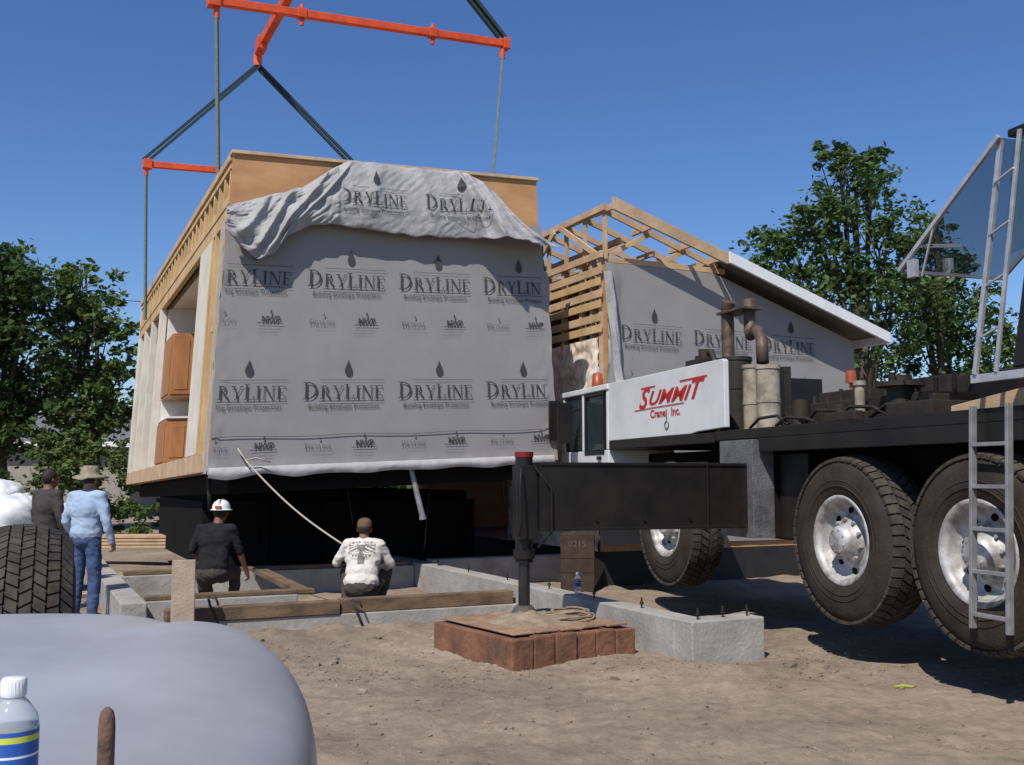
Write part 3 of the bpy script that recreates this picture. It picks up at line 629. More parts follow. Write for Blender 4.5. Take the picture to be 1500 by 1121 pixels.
# drivers cab
CB=MB();CB.box(5.07,6.85,-1.0,0,1.60,1.98)
for s_ in(5.07,5.95,6.72): CB.box(s_,s_+.07,-.06,0,1.98,2.80)
for s_ in(5.07,6.76): CB.box(s_,s_+.09,-1.0,-.94,1.98,2.80)
CB.box(5.05,6.9,-1.02,.02,2.80,2.88);CB.box(5.075,5.1,-.94,-.06,1.98,2.80)
cb=CB.obj('cab','wht',T,bevel=.02)
a=MB();a.box(5.14,5.95,-.035,-.02,1.99,2.79);a.box(6.02,6.72,-.035,-.02,2.0,2.79);a.obj('side_window','glassd',cb)
a=MB();a.box(6.80,6.815,-.93,-.07,1.99,2.79);a.obj('windscreen','glassd',cb)
a=MB();a.box(5.2,5.24,-.015,.01,1.95,2.78);a.box(5.87,5.91,-.015,.01,1.95,2.78);a.box(5.2,5.91,-.014,.009,1.92,1.98);a.box(5.2,5.91,-.014,.009,2.74,2.79);a.box(5.3,5.42,.0,.03,1.85,1.9);a.obj('door_frame','blk',cb,bevel=.006)
for s_,z0 in((6.0,2.1),(6.35,2.15)):
    a=MB();a.box(s_,s_+.04,.16,.38,z0,z0+.58); a.tube([(s_+.02,.0,z0+.1),(s_+.02,.2,z0+.15)],.012,6);a.tube([(s_+.02,.0,z0+.5),(s_+.02,.2,z0+.45)],.012,6)
    a.obj('wing_mirror','blk',cb,bevel=.02)
a=MB();a.lathe([(2.88,.09),(2.92,.09),(2.94,.085),(3.1,.07),(3.13,.001)],20,o=(5.9,-.2,0));a.obj('beacon_light','amber',cb)
a=MB();a.box(6.9,7.2,-2.6,.0,1.2,1.55);a.box(5.2,6.9,-.9,-.05,1.3,1.6);a.obj('bumper','blk',T,bevel=.02)
a=MB()
for k in range(8): a.box(3.9+.14*k,4.03+.14*k,-.01,-.004,1.985,2.06,k%2)
a.obj('hazard_strip',['redl','fascia'],T)
a=MB();a.cyl((3.4,-.9,2.6),(3.4,-.9,3.72),.08,n=18);a.cyl((3.4,-.9,3.70),(3.36,-.9,3.78),.088,.09,n=18)
a.tube([(3.05,-1.0,3.76),(3.05,-1.0,3.50),(3.02,-.98,3.36),(2.9,-.92,3.30),(2.66,-.84,3.32),(2.52,-.8,3.28),(2.40,-.76,3.16),(2.36,-.74,2.9)],.07,14)
a.box(2.9,3.5,-1.1,-.8,3.62,3.65)
a.obj('exhaust_stack','pipe',T)
a=MB();a.cyl((2.55,-.5,2.11),(2.55,-.5,2.93),.18,n=26);a.cyl((2.55,-.5,2.93),(2.55,-.5,2.97),.19,n=26);a.cyl((2.55,-.5,2.6),(2.55,-.5,2.63),.187,n=26);a.box(2.2,2.9,-1.0,-.91,2.3,2.85);a.obj('muffler','blkm',T)
for xx,rr_c,zt in((1.80,.125,2.80),(2.12,.10,2.84)):
    a=MB();a.cyl((xx,-.45,2.11),(xx,-.45,zt-.04),rr_c,n=24);a.cyl((xx,-.45,zt-.04),(xx,-.45,zt),rr_c+.01,n=24);a.cyl((xx,-.45,2.4),(xx,-.45,2.44),rr_c+.007,n=24);a.obj('air_filter','canister',T)
random.seed(5)
a=MB();a.box(-.6,1.5,-1.5,-.5,2.106,2.34);a.box(.0,1.1,-1.1,-.6,2.34,2.45);a.box(-.9,-.3,-1.9,-1.0,2.106,2.50);a.box(.3,1.0,-2.2,-1.5,2.106,2.6)
a.cyl((.9,-.25,2.106),(.9,-.25,2.36),.09,n=14);a.cyl((.35,-.3,2.106),(.35,-.3,2.28),.12,n=14);a.cyl((-.25,-.5,2.106),(-.25,-.5,2.40),.12,n=20);a.cyl((-.25,-.5,2.40),(-.25,-.5,2.44),.21,n=20);a.cyl((-.25,-.5,2.44),(-.25,-.5,2.50),.1,n=16)
for q in range(5):
    x0=-1.0+q*.5;a.tube([(x0,-.12-.05*(q%3),2.13),(x0+.25,-.2,2.17+random.random()*.06),(x0+.5,-.15,2.16+random.random()*.08),(x0+.85,-.25,2.13)],.018,7)
for q in range(10): x0=-.9+q*.22; h=random.uniform(.05,.2);a.box(x0,x0+random.uniform(.06,.16),-.46,-.30,2.106,2.106+h); a.cyl((x0+.1,-.6,2.3),(x0+.1,-.6,2.38+h*.6),.02,n=8)
a.box(-1.1,-.55,-.5,-.1,2.106,2.22);a.box(-.2,.25,-.14,-.05,2.106,2.19)
a.obj('deck_equipment','blkm',T,bevel=.012)
a=MB();a.cyl((.85,-.8,2.42),(.85,-.8,2.56),.018,n=8);a.cyl((.85,-.8,2.54),(.85,-.8,2.66),.055,.048,n=16);a.obj('beacon_light','amber',T)
a=MB();a.cyl((.12,-.35,2.106),(.12,-.35,2.44),.045,n=14);a.cyl((.12,-.35,2.44),(.12,-.35,2.48),.06,n=14);a.obj('filler_neck','canister',T)
a=MB();a.box(.82,1.32,-.7,-.25,1.0,1.85);a.obj('tool_box','blk',T,bevel=.015)
# ladder
a=MB()
for s_ in(-2.06,-1.72): a.beam((s_,.14,.54),(s_,.06,2.12),.028,.05,up=(0,1,0))
for k in range(5): a.beam((-2.06,.135-.013*k,.64+.30*k),(-1.72,.135-.013*k,.64+.30*k),.035,.028)
a.obj('ladder','alud',T,bevel=.003)
# superstructure + operator cab
a=MB();a.cyl((-3.2,-1.35,2.106),(-3.2,-1.35,2.34),.8,n=40);a.box(-4.6,-2.3,-2.1,-.1,2.34,2.62);a.box(-4.6,-2.75,-2.1,-1.15,2.62,3.7);a.obj('turntable','blk',T,bevel=.02)
OC=MB();OC.box(-3.6,-1.95,-1.0,.08,2.30,2.36);OC.prism([(-3.6,.06,2.36),(-2.10,.06,2.36),(-2.25,.06,3.05),(-3.6,.06,3.25)],(0,-.03,0));OC.box(-3.6,-3.55,-1.0,.06,2.36,4.0);OC.box(-3.6,-2.15,-1.0,.06,3.98,4.04);OC.box(-2.9,-2.15,-.75,-.2,2.36,3.0);OC.box(-2.95,-2.6,-.75,-.25,2.9,3.6);OC.box(-3.5,-2.0,-1.0,-.97,2.36,3.1)
oc=OC.obj('operator_cab','blk',T,bevel=.015)
a=MB()
a.beam((-1.80,.10,2.34),(-2.10,.06,4.0),.03,.035);a.beam((-1.80,-.9,2.34),(-2.10,-.95,4.0),.03,.035);a.beam((-2.0,.10,2.34),(-2.28,.07,4.0),.022,.03);
for k in range(4):
    z=2.6+k*.36;a.beam((-1.8-.18*(z-2.34),.09,z),(-2.0-.17*(z-2.34),.09,z+.06),.015,.015)
a.beam((-2.12,.10,4.0),(-1.05,.12,3.24),.028,.035);a.beam((-2.12,-.95,4.0),(-1.05,-.9,3.24),.028,.035);a.beam((-1.05,.12,3.24),(-1.05,-.9,3.24),.03,.025)
a.beam((-1.45,.11,3.52),(-1.30,.11,3.15),.015,.015);a.beam((-1.2,.11,3.3),(-1.2,.11,3.16),.05,.08);a.box(-3.6,-1.75,.08,.10,2.28,2.34)
a.obj('cab_frame','alu',oc,bevel=.003)
a=MB();a.prism([(-2.12,.085,3.985),(-1.06,.105,3.235),(-1.06,-.88,3.235),(-2.12,-.93,3.985)],(0.006,0,.008));a.obj('visor_glass','glass',oc)
a=MB();a.prism([(-2.2,.05,3.95),(-2.1,.07,3.15),(-3.5,.04,3.32),(-3.5,.04,3.95)],(0,.006,0));a.obj('side_glass','glass',oc)
a=MB();a.prism([(-1.2,-.2,2.108),(-3.2,-.2,2.108),(-3.2,-.2,2.25),(-2.2,-.2,2.28),(-1.2,-.2,2.16)],(0,-1.2,0));a.obj('plywood_sheet','lum2',T,bevel=.004)
a=MB();a.tube([(-1.3,.1,3.2),(-.9,-.1,2.9),(-.3,-.4,2.5)],.006,5);a.obj('cable','blkm',T)
# ---------------------------------------------------------------- added dark block for the shade under the module
o0=HW(.5,2.4,0)
tr=Matrix.Translation((o0.x,o0.y,0))@Matrix.Rotation(RZ,4,'Z')
TR=empty('module_shade_block','added dark block standing for the shade under the module','shade block',mat=tr)  # made-up dark body, fills the black shade below the hanging module
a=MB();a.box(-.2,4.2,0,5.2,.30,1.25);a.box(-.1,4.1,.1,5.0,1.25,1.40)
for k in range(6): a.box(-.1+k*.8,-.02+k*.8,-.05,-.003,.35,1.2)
a.obj('shade_box','dark',TR,bevel=.01)
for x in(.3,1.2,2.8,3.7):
    a=MB();a.cyl((x,.3,.32),(x,.55,.32),.32,n=28);a.obj('wheel','dark',TR)  # dark discs belonging to the added shade block
a=MB()
for k in range(16):
    y=(k%4)*.16;z=.32+(k//4)*.06;a.box(-2+random.uniform(-.3,.3),2+random.uniform(-.3,.3),y,y+.14,z,z+.045)
for x in(-1.3,1.3): a.box(x-.06,x+.06,-.05,.7,0,.315)
a.obj('lumber_stack','lum2',loc=(-6.6,19.0,.0),rotz=.05,bevel=.004,label='stack of pale lumber boards on bearers',cat='lumber')
a=MB();a.box(-.24,.24,-.18,.18,-.47,.34)
for z in(-.2,.0): a.box(-.25,.25,-.186,-.181,z,z+.01)
vs,fs=text_polys('0215',.13,0,.0);a.add([(p[0],-.186,.16+p[1]) for p in vs],fs,1)
a.obj('wooden_crate',['cribw','cribt'],loc=(.95,14.95,.46),rotz=-.1,bevel=.006,label='small wooden crate marked 0215, coloured as if in shade',cat='crate')
for k,(x,y,z,r,sq) in enumerate([(-7.3,14.2,.35,.65,.7),(-6.6,14.3,.3,.55,.7),(-7.0,14.1,1.0,.6,.65),(-7.8,14.3,1.05,.6,.7),(-6.45,14.4,.95,.5,.65),(-7.25,14.3,1.36,.42,.6)]):
    b_=MB();b_.ell((0,0,0),(r,r*.8,r*sq),0,48)
    for i in range(len(b_.v)):
        p_=V(b_.v[i]); q=1+.22*noise.noise(p_*2.6+V((k*7,0,0)))+.22*abs(noise.noise(p_*6+V((k,0,0))))+.12*abs(noise.noise(p_*14)); b_.v[i]=tuple(p_*q)
    b_.obj('plastic_bag','foil',loc=(x,y,z),label='crumpled white plastic wrapped bundle in a pile',cat='bag',group='pile of white plastic bundles')
# standing tyre with block tread and crowned shoulders
b_=MB();w0=.40;R0=.70
def rad(y): t=abs(y+w0/2)/(w0/2); return R0-.075*t**2.6
prof=[(-.05,.36),(-.0,.42),(.012,.50),(.0,.57)]+[(-w0*t,rad(-w0*t)-.012) for t in np.linspace(.0,1,15)]+[(-w0,.57),(-w0-.012,.50),(-w0,.42),(-w0+.05,.36)]
b_.lathe(prof,90,ax=(0,1,0));b_.lathe([(-w0+.05,.36),(-w0/2,.33),(-.05,.36)],40,ax=(0,1,0))
rows=8;nl=70;pw=w0/rows
for r_i in range(rows):
    yc=-w0*(r_i+.5)/rows
    for k in range(nl):
        t0=2*math.pi*(k+(.5 if r_i%2 else 0))/nl;dt=2*math.pi/nl*.42;sk=.5*dt*(1 if r_i%2 else -1)
        vs=[]
        for yy,off in((yc+pw*.43,sk),(yc-pw*.43,-sk)):
            for tt in(t0-dt+off,t0+dt+off):
                for dr in(-.03,.0): rr=rad(yy)+dr; vs.append((rr*math.cos(tt),yy,rr*math.sin(tt)))
        b_.add(vs,[(0,1,3,2),(4,6,7,5),(0,4,5,1),(2,3,7,6),(0,2,6,4),(1,5,7,3)],1)
tyo=b_.obj('truck_tyre',['rubber','treadr'],loc=(-1.95,4.6,.70),rotz=math.radians(-66),label='large worn truck tyre standing on its tread',cat='tyre')
# ---------------------------------------------------------------- silver fender vehicle
PV=empty('parked_vehicle','weathered silver vehicle front with rounded fender','vehicle',loc=(-1.5,1.5,0))
def sgn(x,e): return math.copysign(abs(x)**e,x)
a=MB();n1,n2=160,120;vs=[]
for i in range(n2+1):
    ph=-math.pi/2+math.pi*i/n2
    for j in range(n1):
        th=2*math.pi*j/n1
        x=1.14*sgn(math.cos(ph),.27)*sgn(math.cos(th),.92);y=2.2*sgn(math.cos(ph),.27)*sgn(math.sin(th),.92);z=.49*sgn(math.sin(ph),.27)
        if z>0:
            z+=.014*math.exp(-((x-.66)/.16)**2)-.012*math.exp(-((x-.40)/.07)**2)+.006*noise.noise(V((x*1.7,y*1.3,0)))
            t=min(max((y-.1)/1.5,0),1); z+=.080*t*t*(3-2*t)*(z/.49)
        vs.append((x,y,.62+z))
a.add(vs,[(i*n1+j,i*n1+(j+1)%n1,(i+1)*n1+(j+1)%n1,(i+1)*n1+j) for i in range(n2) for j in range(n1)],0,True)
a.obj('fender','silver',PV)
a=MB();tyre_mesh(a,.25,.42,.22,30);a.obj('wheel','rubber',PV,loc=(1.05,.2,.42),rotz=-math.pi/2)
a=MB();a.tube([(0,0,-.12),(0,0,.07),(.0,.0,.085),(.0,.0,.096),(0,0,.102)],[.0135,.0135,.0125,.010,.004],14);a.obj('rusty_rod','rust',loc=(-.655,1.7,1.128),label='short upright rusty steel rod with rounded top',cat='rod')
def bottle(nm,loc,lab):
    e=empty(nm,lab,'bottle',loc=loc)
    b=MB();b.lathe([(0,.001),(0,.028),(.006,.032),(.03,.033),(.04,.031),(.05,.033),(.08,.0335),(.165,.0335),(.172,.0335),(.182,.031),(.198,.020),(.206,.0125),(.222,.0125)],36);b.obj('bottle_body','pet',e)
    b=MB();b.lathe([(.206,.0155),(.208,.0165),(.228,.016),(.231,.014),(.231,.001)],28)
    for k in range(24):
        t=2*math.pi*k/24;b.box(.0158*math.cos(t)-.0006,.0158*math.cos(t)+.0006,.0158*math.sin(t)-.0006,.0158*math.sin(t)+.0006,.209,.227)
    b.obj('bottle_cap','capw',e)
    b=MB()
    for z0,z1,mi in[(.085,.130,0),(.130,.133,2),(.133,.150,0),(.150,.158,1),(.158,.164,0)]: b.lathe([(z0,.0342),(z1,.0342)],36,mi=mi)
    b.obj('bottle_label',['lblue','lyel','capw'],e)
bottle('water_bottle',(-.675,1.42,1.10),'clear plastic water bottle with blue and yellow label')
bottle('water_bottle',tuple(FW(.13,2.25,.366)),'small clear plastic bottle standing on the concrete wall')
# ---------------------------------------------------------------- people
def seg_d(P,a,b,ra,rb):
    a=np.array(a);b=np.array(b);d=b-a;t=np.clip(((P-a)@d)/max(d@d,1e-9),0,1)
    return np.linalg.norm(P-(a+t[:,None]*d),axis=1)-(ra+(rb-ra)*t)
def person(J,col,loc,rot,label,hat,lean_x=0,emblem=False,sleeve='long',vox=.0115):
    prims=[]
    def cap(a,b,ra,rb,l): prims.append(('c',V(a),V(b),ra,rb,l))
    def el(c,r,l,R=None): prims.append(('e',V(c),r,R,l))
    pel,ch,nk,hd=[V(J[k]) for k in('pelvis','chest','neck','head')]
    d=(nk-pel).normalized(); R=V((0,0,1)).rotation_difference(d).to_matrix()
    fat=J.get('fat',1.)
    el(pel,(.165*fat,.125*fat,.13),'t',R); mid=pel.lerp(ch,.5); el(mid,(.158*fat,.125*fat,.22),'s',R); el(pel+d*.06,(.172*fat,.136*fat,.12),'s',R); el(ch,(.18*fat,.125*fat,.20),'s',R)
    el(ch.lerp(nk,.5),(.16,.10,.12),'s',R)
    hd_d=V(J.get('look',(0,1,0))).normalized()
    cap(nk-(nk-ch)*.3,nk.lerp(hd,.5),.062,.055,'k')
    Rh=V((0,1,0)).rotation_difference(hd_d).to_matrix()
    el(hd+V((0,0,.015)),(.074,.094,.10),'k',Rh); el(hd+Rh@V((0,.025,-.045)),(.055,.07,.07),'k',Rh)
    cap(hd+Rh@V((0,.09,.01)),hd+Rh@V((0,.115,-.025)),.012,.017,'k')
    for sx in(-1,1):
        el(hd+Rh@V((sx*.078,.0,-.01)),(.012,.022,.033),'k',Rh); el(hd+Rh@V((sx*.03,.085,.008)),(.014,.012,.010),'y',Rh)
    cap(hd+Rh@V((-.022,.09,-.06)),hd+Rh@V((.022,.09,-.06)),.008,.008,'l')
    for S,sx in(('L',-1),('R',1)):
        sh,elb,wr_=[V(J[k+S]) for k in('sh','el','wr')]
        cap(ch.lerp(nk,.75),sh,.075,.072,'s'); cap(sh,elb,.066,.053,'s')
        if sleeve=='long': cap(elb,wr_,.053,.040,'s')
        else: cap(sh.lerp(elb,.75),elb,.046,.042,'k'); cap(elb,wr_,.042,.028,'k')
        hdv=V(J.get('hand'+S,(wr_-elb))).normalized(); side=V((0,0,1)).cross(hdv); side=side.normalized() if side.length>.1 else V((0,1,0))
        nn=hdv.cross(side).normalized()*(-1 if (hdv.cross(side)).z>0 else 1)
        if abs(hdv.z)>.8: side=V((0,1,0)); nn=V((-sx,0,0))
        cap(wr_-hdv*.02,wr_+hdv*.03,.03,.03,'k'); Rp=Matrix((side,hdv,nn)).transposed(); el(wr_+hdv*.06,(.042,.05,.018),'k',Rp)
        for f,(o_,ln) in enumerate(((-.032,.062),(-.011,.074),(.011,.07),(.031,.055))):
            b0_=wr_+hdv*.095+side*o_; b1=b0_+(hdv*.8+nn*.6)*ln*.5; b2=b1+(hdv*.2+nn*.95)*ln*.5
            cap(b0_,b1,.0105,.010,'k');cap(b1,b2,.010,.009,'k')
        tb_=wr_+hdv*.03+side*.036*(1); cap(tb_,tb_+(side*.6+hdv*.6+nn*.3)*.035,.013,.012,'k'); cap(tb_+(side*.6+hdv*.6+nn*.3)*.035,tb_+(side*.6+hdv*.9+nn*.6)*.06,.012,.010,'k')
        hp,kn,an,to=[V(J[k+S]) for k in('hip','kn','an','toe')]
        cap(hp,kn,.098,.072,'t'); cap(kn,an,.070,.062,'t')
        cap(an-V((0,0,.01)),an.lerp(to,.4)-V((0,0,.01)),.05,.048,'b'); cap(an.lerp(to,.3),to,.046,.036,'b')
    mb=MB()
    for p_ in prims:
        if p_[0]=='c':
            mb.cyl(p_[1],p_[2],p_[3],p_[4],n=16); mb.ell(p_[1],(p_[3],)*3,0,14); mb.ell(p_[2],(p_[4],)*3,0,14)
        else: mb.ell(p_[1],p_[2],0,20,p_[3])
    o=mb.obj('tmp','skin'); r=o.modifiers.new('r','REMESH'); r.mode='VOXEL'; r.voxel_size=vox; r.use_smooth_shade=True
    s=o.modifiers.new('s','SMOOTH'); s.iterations=3; s.factor=.5
    bpy.context.view_layer.update()
    me=bpy.data.meshes.new_from_object(o.evaluated_get(bpy.context.evaluated_depsgraph_get())); bpy.data.objects.remove(o)
    me.materials.clear()
    order=['k','s','t','b','y','l','m']; mp={'k':col['skin'],'s':col['shirt'],'t':col['trs'],'b':'boot','y':'eye','l':'lip','m':'emblem'}
    for k in order: me.materials.append(M[mp[k]])
    n=len(me.polygons);C=np.empty(n*3);me.polygons.foreach_get('center',C);C=C.reshape(-1,3)
    def lab(P):
        best=np.full(len(P),9.);L=np.zeros(len(P),int)
        for p_ in prims:
            if p_[0]=='c': dd=seg_d(P,p_[1],p_[2],p_[3],p_[4]); l=p_[5]
            else:
                q=P-np.array(p_[1]); 
                if p_[3] is not None: q=q@np.array(p_[3])
                dd=(np.linalg.norm(q/np.array(p_[2]),axis=1)-1)*min(p_[2]); l=p_[4]
            if l in('y','l'): dd=dd-.004
            m_=dd<best;best[m_]=dd[m_];L[m_]=order.index(l)
        return L
    Lb=lab(C)
    if emblem:
        q=(C-np.array(ch))@np.array(R); x=np.abs(q[:,0]);z=q[:,2]
        wing=(x>.03)&(x<.155)&(z<.115)&(z>.02+ (x-.03)*-.25)&(((z*70+x*25).astype(int)%3)!=0)
        bodyp=(x<.040)&(z<.10)&(z>-.13)&~((x>.022)&(z>.0)&(z<.03))
        arc=(x<.13)&(z>.125)&(z<.15)&(((x*75).astype(int)%3)!=0)
        word_=(x<.12)&(z>-.045)&(z<-.012)&(((x*80).astype(int)%3)!=0)
        Lb[(Lb==1)&(q[:,1]<-.03)&(wing|bodyp|arc|word_)]=6
    me.polygons.foreach_set('material_index',Lb.astype(np.int32))
    m=len(me.vertices);P=np.empty(m*3);me.vertices.foreach_get('co',P);P=P.reshape(-1,3);Lv=lab(P)
    for i in range(m):
        if Lv[i] in(1,2):
            p_=V(P[i]);c0=noise.noise_vector(V((p_.x*7,p_.y*7,p_.z*12)))*.010+noise.noise_vector(V((p_.x*18+p_.z*9,p_.y*18,p_.z*26)))*.007
            P[i]+=np.array(c0)
    me.vertices.foreach_set('co',P.ravel()); me.polygons.foreach_set('use_smooth',[True]*n); me.update()
    o=bpy.data.objects.new('person',me);coll.objects.link(o);o.location=loc;o.rotation_euler[2]=rot;tag(o,label,'person')
    h=MB()
    if hat=='brim':
        h.lathe([(-.01,.175),(.0,.18),(.012,.155),(.02,.10),(.05,.094),(.10,.086),(.12,.06),(.115,.001)],36)
        for i in range(len(h.v)):
            x,y,z=h.v[i]; rr=math.hypot(x,y)
            if rr>.12: z+=.02*(noise.noise(V((x*9,y*9,0))))-.035*(abs(y)/.19)**2
            h.v[i]=(x,y*1.1,z)
        ho=h.obj('hat','strawhat',o,loc=hd+V((0,0,.035)))
    elif hat=='hard':
        h.lathe([(-.005,.125),(.0,.128),(.008,.105),(.05,.102),(.09,.08),(.11,.05),(.118,.001)],32); h.box(-.012,.012,-.1,.1,.06,.122)
        h.box(-.035,.035,-.125,-.103,.015,.05,1)
        for i in range(len(h.v)): x,y,z=h.v[i];h.v[i]=(x,y*1.18,z)
        ho=h.obj('hard_hat',['hardhat','amber'],o,loc=hd+V((0,0,.035)),bevel=.003)
    elif hat=='cap':
        h.lathe([(-.01,.085),(.03,.086),(.07,.07),(.09,.04),(.096,.001)],28)
        for i in range(len(h.v)): x,y,z=h.v[i];h.v[i]=(x,y*1.2,z)
        h.prism([(-.07,.07,.0),(-.06,.15,-.01),(0,.18,-.012),(.06,.15,-.01),(.07,.07,.0)],(0,0,.008))
        ho=h.obj('cap','browncap',o,loc=hd+V((0,0,.035)))
    hr=MB();hr.ell((0,-.014,.02 if not hat else -.004),(.083,.096,.105 if not hat else .07),0,22)
    for i in range(len(hr.v)):
        p_=V(hr.v[i]);q=1+.08*noise.noise(p_*40); hr.v[i]=tuple(p_*q)
        if p_.y>.045: hr.v[i]=(p_.x*.9,.045,max(p_.z,.02))
    hr.obj('hair','hair',o,loc=hd+V((0,0,.01)))
    return o
ST=dict(pelvis=(0,0,.93),chest=(0,-.01,1.25),neck=(0,.0,1.45),head=(0,.03,1.585),look=(-.1,1,-.15),fat=1.10,
 shL=(-.175,0,1.39),elL=(-.25,-.03,1.12),wrL=(-.23,.12,.93),shR=(.175,0,1.39),elR=(.27,-.02,1.12),wrR=(.29,.06,.90),
 hipL=(-.09,0,.90),knL=(-.10,.02,.5),anL=(-.11,-.02,.08),toeL=(-.13,.14,.04),hipR=(.09,0,.90),knR=(.11,.03,.5),anR=(.11,.0,.08),toeR=(.14,.15,.04))
person(ST,dict(skin='skin',shirt='bluesh',trs='jean'),(-4.78,11.6,0),-.25,'standing person in light blue shirt, jeans and wide brimmed hat','brim')
S4=dict(ST);S4.update(look=(.3,1,0),elL=(-.24,.02,1.1),wrL=(-.2,.2,1.05))
person(S4,dict(skin='skind',shirt='darksh',trs='trs'),(-5.68,12.6,0),-.5,'standing person with dark hair and charcoal shirt',None,vox=.014)
SQ=dict(pelvis=(0,-.12,.36),chest=(0,.0,.70),neck=(0,.06,.885),head=(0,.10,1.01),look=(-.15,1,-.25),fat=1.20,
 shL=(-.18,.03,.83),elL=(-.32,.10,.62),wrL=(-.24,.30,.76),handL=(.1,.7,.3),shR=(.18,.03,.83),elR=(.31,.12,.60),wrR=(.14,.36,.52),
 hipL=(-.10,-.10,.33),knL=(-.24,.30,.50),anL=(-.17,.02,.09),toeL=(-.21,.20,.045),hipR=(.10,-.10,.33),knR=(.24,.30,.50),anR=(.17,.02,.09),toeR=(.21,.20,.045))
person(SQ,dict(skin='skind',shirt='whitesh',trs='trs'),(-1.72,11.95,0),.0,'person crouching in white printed shirt and brown cap','cap',emblem=True,vox=.0095)
KN=dict(pelvis=(0,-.05,.50),chest=(0,.06,.86),neck=(0,.12,1.05),head=(.03,.16,1.19),look=(.1,1,-.1),fat=1.14,
 shL=(-.18,.09,.99),elL=(-.28,.10,.76),wrL=(-.24,.28,.62),shR=(.18,.09,.99),elR=(.27,.12,.74),wrR=(.33,.22,.50),
 hipL=(-.10,-.03,.47),knL=(-.15,.30,.10),anL=(-.14,-.12,.07),toeL=(-.15,-.27,.05),hipR=(.10,-.03,.47),knR=(.16,.38,.48),anR=(.16,.32,.09),toeR=(.18,.48,.045))
person(KN,dict(skin='skind',shirt='blacksh',trs='trs'),(-3.5,12.15,0),.0,'person kneeling in black t-shirt and white hard hat','hard',sleeve='short')
# ---------------------------------------------------------------- foliage
def leaves(lobes,nper,ls,mats,flat=.8):
    Vv=[];
    for (x,y,z,r) in lobes:
        nc=int(20*max(r,.8)**1.25)
        for _ in range(nc):
            d=rng.normal(size=3);d/=np.linalg.norm(d); rad_=r*rng.uniform(.35,1.12); cc=np.array([x,y,z])+d*rad_*np.array([1,1,flat])
            cr=r*rng.uniform(.10,.32); n=int(nper*rng.uniform(.5,1.3))
            p=cc+rng.normal(size=(n,3))*cr*np.array([.75,.75,.5]); Vv.append(p)
    P=np.concatenate(Vv); n=len(P)
    a=rng.normal(size=(n,3));a[:,2]*=.6;a/=np.linalg.norm(a,axis=1)[:,None]; b=np.cross(a,rng.normal(size=(n,3)));b/=np.linalg.norm(b,axis=1)[:,None]
    s=ls*rng.uniform(.5,1.3,(n,1)); q=np.stack([P-a*s,P+b*s*.5,P+a*s,P-b*s*.5],1).reshape(-1,3)
    return q,n
def foliage_obj(name,q,n,mats,parent=None,**kw):
    me=bpy.data.meshes.new(name); me.from_pydata(q.tolist(),[],np.arange(n*4).reshape(-1,4).tolist())
    for k in mats: me.materials.append(M[k])
    me.polygons.foreach_set('material_index',rng.integers(0,len(mats),n).astype(np.int32)); me.update()
    o=bpy.data.objects.new(name,me);coll.objects.link(o)
    if parent:o.parent=parent
    tag(o,**kw);return o
def tree(base,lobes,label,nper=42,ls=.16,mats=('leafA','leafB'),tr=.3):
    bx,by=base; e=empty('tree',label,'tree',loc=(bx,by,0))
    L=[(x-bx,y-by,z,r) for x,y,z,r in lobes]
    t=MB(); zmid=min(l[2] for l in L)
    t.tube([(0,0,-.1),(.1,0,zmid*.4),(-.05,.1,zmid*.8),(.1,0,zmid+.8)],[tr,tr*.8,tr*.65,tr*.45],10)
    for (x,y,z,r) in L:
        s=V((.0,.0,zmid*.6)); m=V((x*.45,y*.45,(zmid*.6+z)/2+.3)); t.tube([s,m,V((x*.8,y*.8,z-r*.3)),V((x,y,z+r*.5))],[tr*.4,tr*.26,tr*.15,.03],7)
        for _ in range(3):
            dd=V(rng.normal(size=3)); dd.z=abs(dd.z); dd.normalize(); t.tube([m,m.lerp(V((x,y,z)),.6)+dd*.3,V((x,y,z))+dd*r*.8],[tr*.16,tr*.1,.02],5)
    t.obj('trunk','bark',e)
    q,n=leaves(L,nper,ls,mats); foliage_obj('crown',q,n,mats,e)
tree((13.8,40),[(13.7,40,13.0,1.5),(13.1,40.5,14.4,.9),(14.4,40,14.2,.7),(12.2,39.5,11.7,1.6),(10.7,40.3,10.9,1.2),(15.0,39.6,11.2,1.5),(9.9,40,9.6,.9),(11.6,40,8.9,2.1),(15.2,40,8.6,2.1),(13.6,41,6.3,2.7),(13.5,40,9.8,1.5)],'tall leafy green tree with uneven crown',38,.15,('leafA','leafB','leafB'),tr=.38)
tree((17.8,42),[(17.3,42,11.4,1.2),(18.2,41.5,8.8,1.7),(16.9,42,9.4,1.4),(18.5,42,10.4,.8),(19.6,42,7.2,1.8),(18,42,5.5,2.2),(20.6,42.5,5.4,1.9),(17,42,7.4,1.6)],'smaller leafy green tree beside a taller one',38,.15,('leafA','leafB','leafB'),tr=.28)
tree((-15.0,30),[(-14.9,30,7.5,1.3),(-15.6,30.3,8.2,1.0),(-14.2,29.8,6.8,1.2),(-14.7,30,5.4,1.7),(-16.3,30,6.5,1.7),(-15.6,30,3.6,1.6),(-14.1,30.4,4.1,1.3),(-15.4,29.6,5.9,1.3),(-16.4,30,4.6,1.4),(-14.6,30,2.9,1.0)],'dark leafy tree with dense crown',50,.13,('leafA','leafA','leafB'))
tree((-12.7,31),[(-13.1,31,7.4,1.0),(-12.5,30.8,6.4,.9),(-13.4,31,6.2,1.1),(-13.2,31,5.2,1.4),(-12.2,31.2,4.8,1.0),(-12.9,30.6,3.8,1.1),(-12.2,31,3.4,1.0),(-13.5,31,2.8,.8)],'sunlit leafy tree with yellowish green crown',50,.12,('leafB','leafC','leafB'),tr=.2)
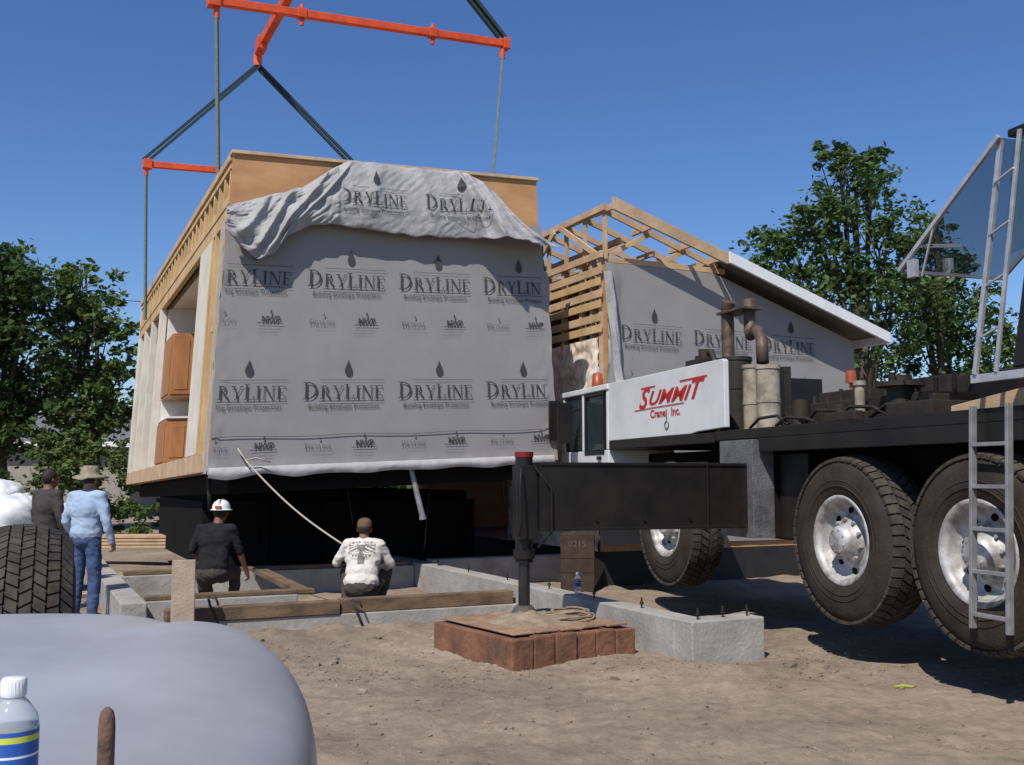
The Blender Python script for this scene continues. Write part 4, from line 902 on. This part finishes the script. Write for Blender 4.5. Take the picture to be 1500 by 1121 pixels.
def mass(x0,x1,y,h0,h1,step,r,nper,ls,mats,label):
    lob=[];x=x0
    while x<x1:
        top=random.uniform(h0,h1);z=.6
        while z<top: lob.append((x+random.uniform(-.5,.5),y+random.uniform(-.8,.8),z,r*random.uniform(.8,1.2)));z+=r*1.1
        x+=step
    q,n=leaves(lob,nper,ls,mats); foliage_obj('hedge',q,n,mats,label=label,cat='hedge',kind='stuff')
mass(-13.2,-9.8,27,1.8,2.8,.7,.75,54,.09,('leafB','leafC'),'low leafy shrubs below the trees')
mass(-17.5,-13.2,27,.9,1.4,.8,.7,50,.09,('leafA','leafB'),'low dark shrubs below the trees')
mass(-11,4,34,1.6,2.4,1.3,.9,42,.13,('leafA','leafB'),'dark green hedge behind the site')
mass(7,30,46,4.5,7.0,1.8,1.6,46,.22,('leafA','leafB'),'dark mass of leafy trees behind the lot')
mass(-60,-20,60,4,6,3,2.4,30,.35,('leafA','leafB'),'distant dark treeline')
mass(-20,6,62,3.5,5.0,2.4,2.0,30,.35,('leafA','leafB'),'distant dark treeline')
NH=empty('neighbour_house','low house with pale grey gable roof among trees','house',loc=(-18.6,42,0))
a=MB();a.box(-3,3,0,6,0,3.0);a.obj('wall','stucco',NH)
a=MB();a.prism([(-3.4,-.5,2.95),(3.4,-.5,2.95),(3.4,3,4.3),(-3.4,3,4.3)],(0,0,.12));a.prism([(-3.4,6.5,2.95),(3.4,6.5,2.95),(3.4,3.02,4.3),(-3.4,3.02,4.3)],(0,0,.12));a.cyl((1.8,2,3.9),(1.8,2,4.8),.12,n=10);a.obj('roof','shingle',NH)
a=MB();a.box(-3.45,3.45,-.56,-.5,2.85,3.07);a.obj('gutter','fascia',NH)
UP=empty('utility_pole','weathered wooden utility pole with crossarm','utility pole',loc=(17.3,41,0))
a=MB();a.cyl((0,0,0),(0,0,11.6),.15,.11,n=12);a.obj('pole','bark',UP)
a=MB();a.box(-.9,.9,-.2,-.1,10.9,11.05);a.cyl((.3,-.3,9.6),(.3,-.3,10.4),.22,n=14);a.obj('crossarm','alu',UP)
a=MB();a.tube([(-25+i*1.6,34+.1*i,8.3-.09*i+.004*(i-10)**2) for i in range(16)],.014,5);a.obj('overhead_wire','blkm',label='thin black overhead utility wire',cat='wire')
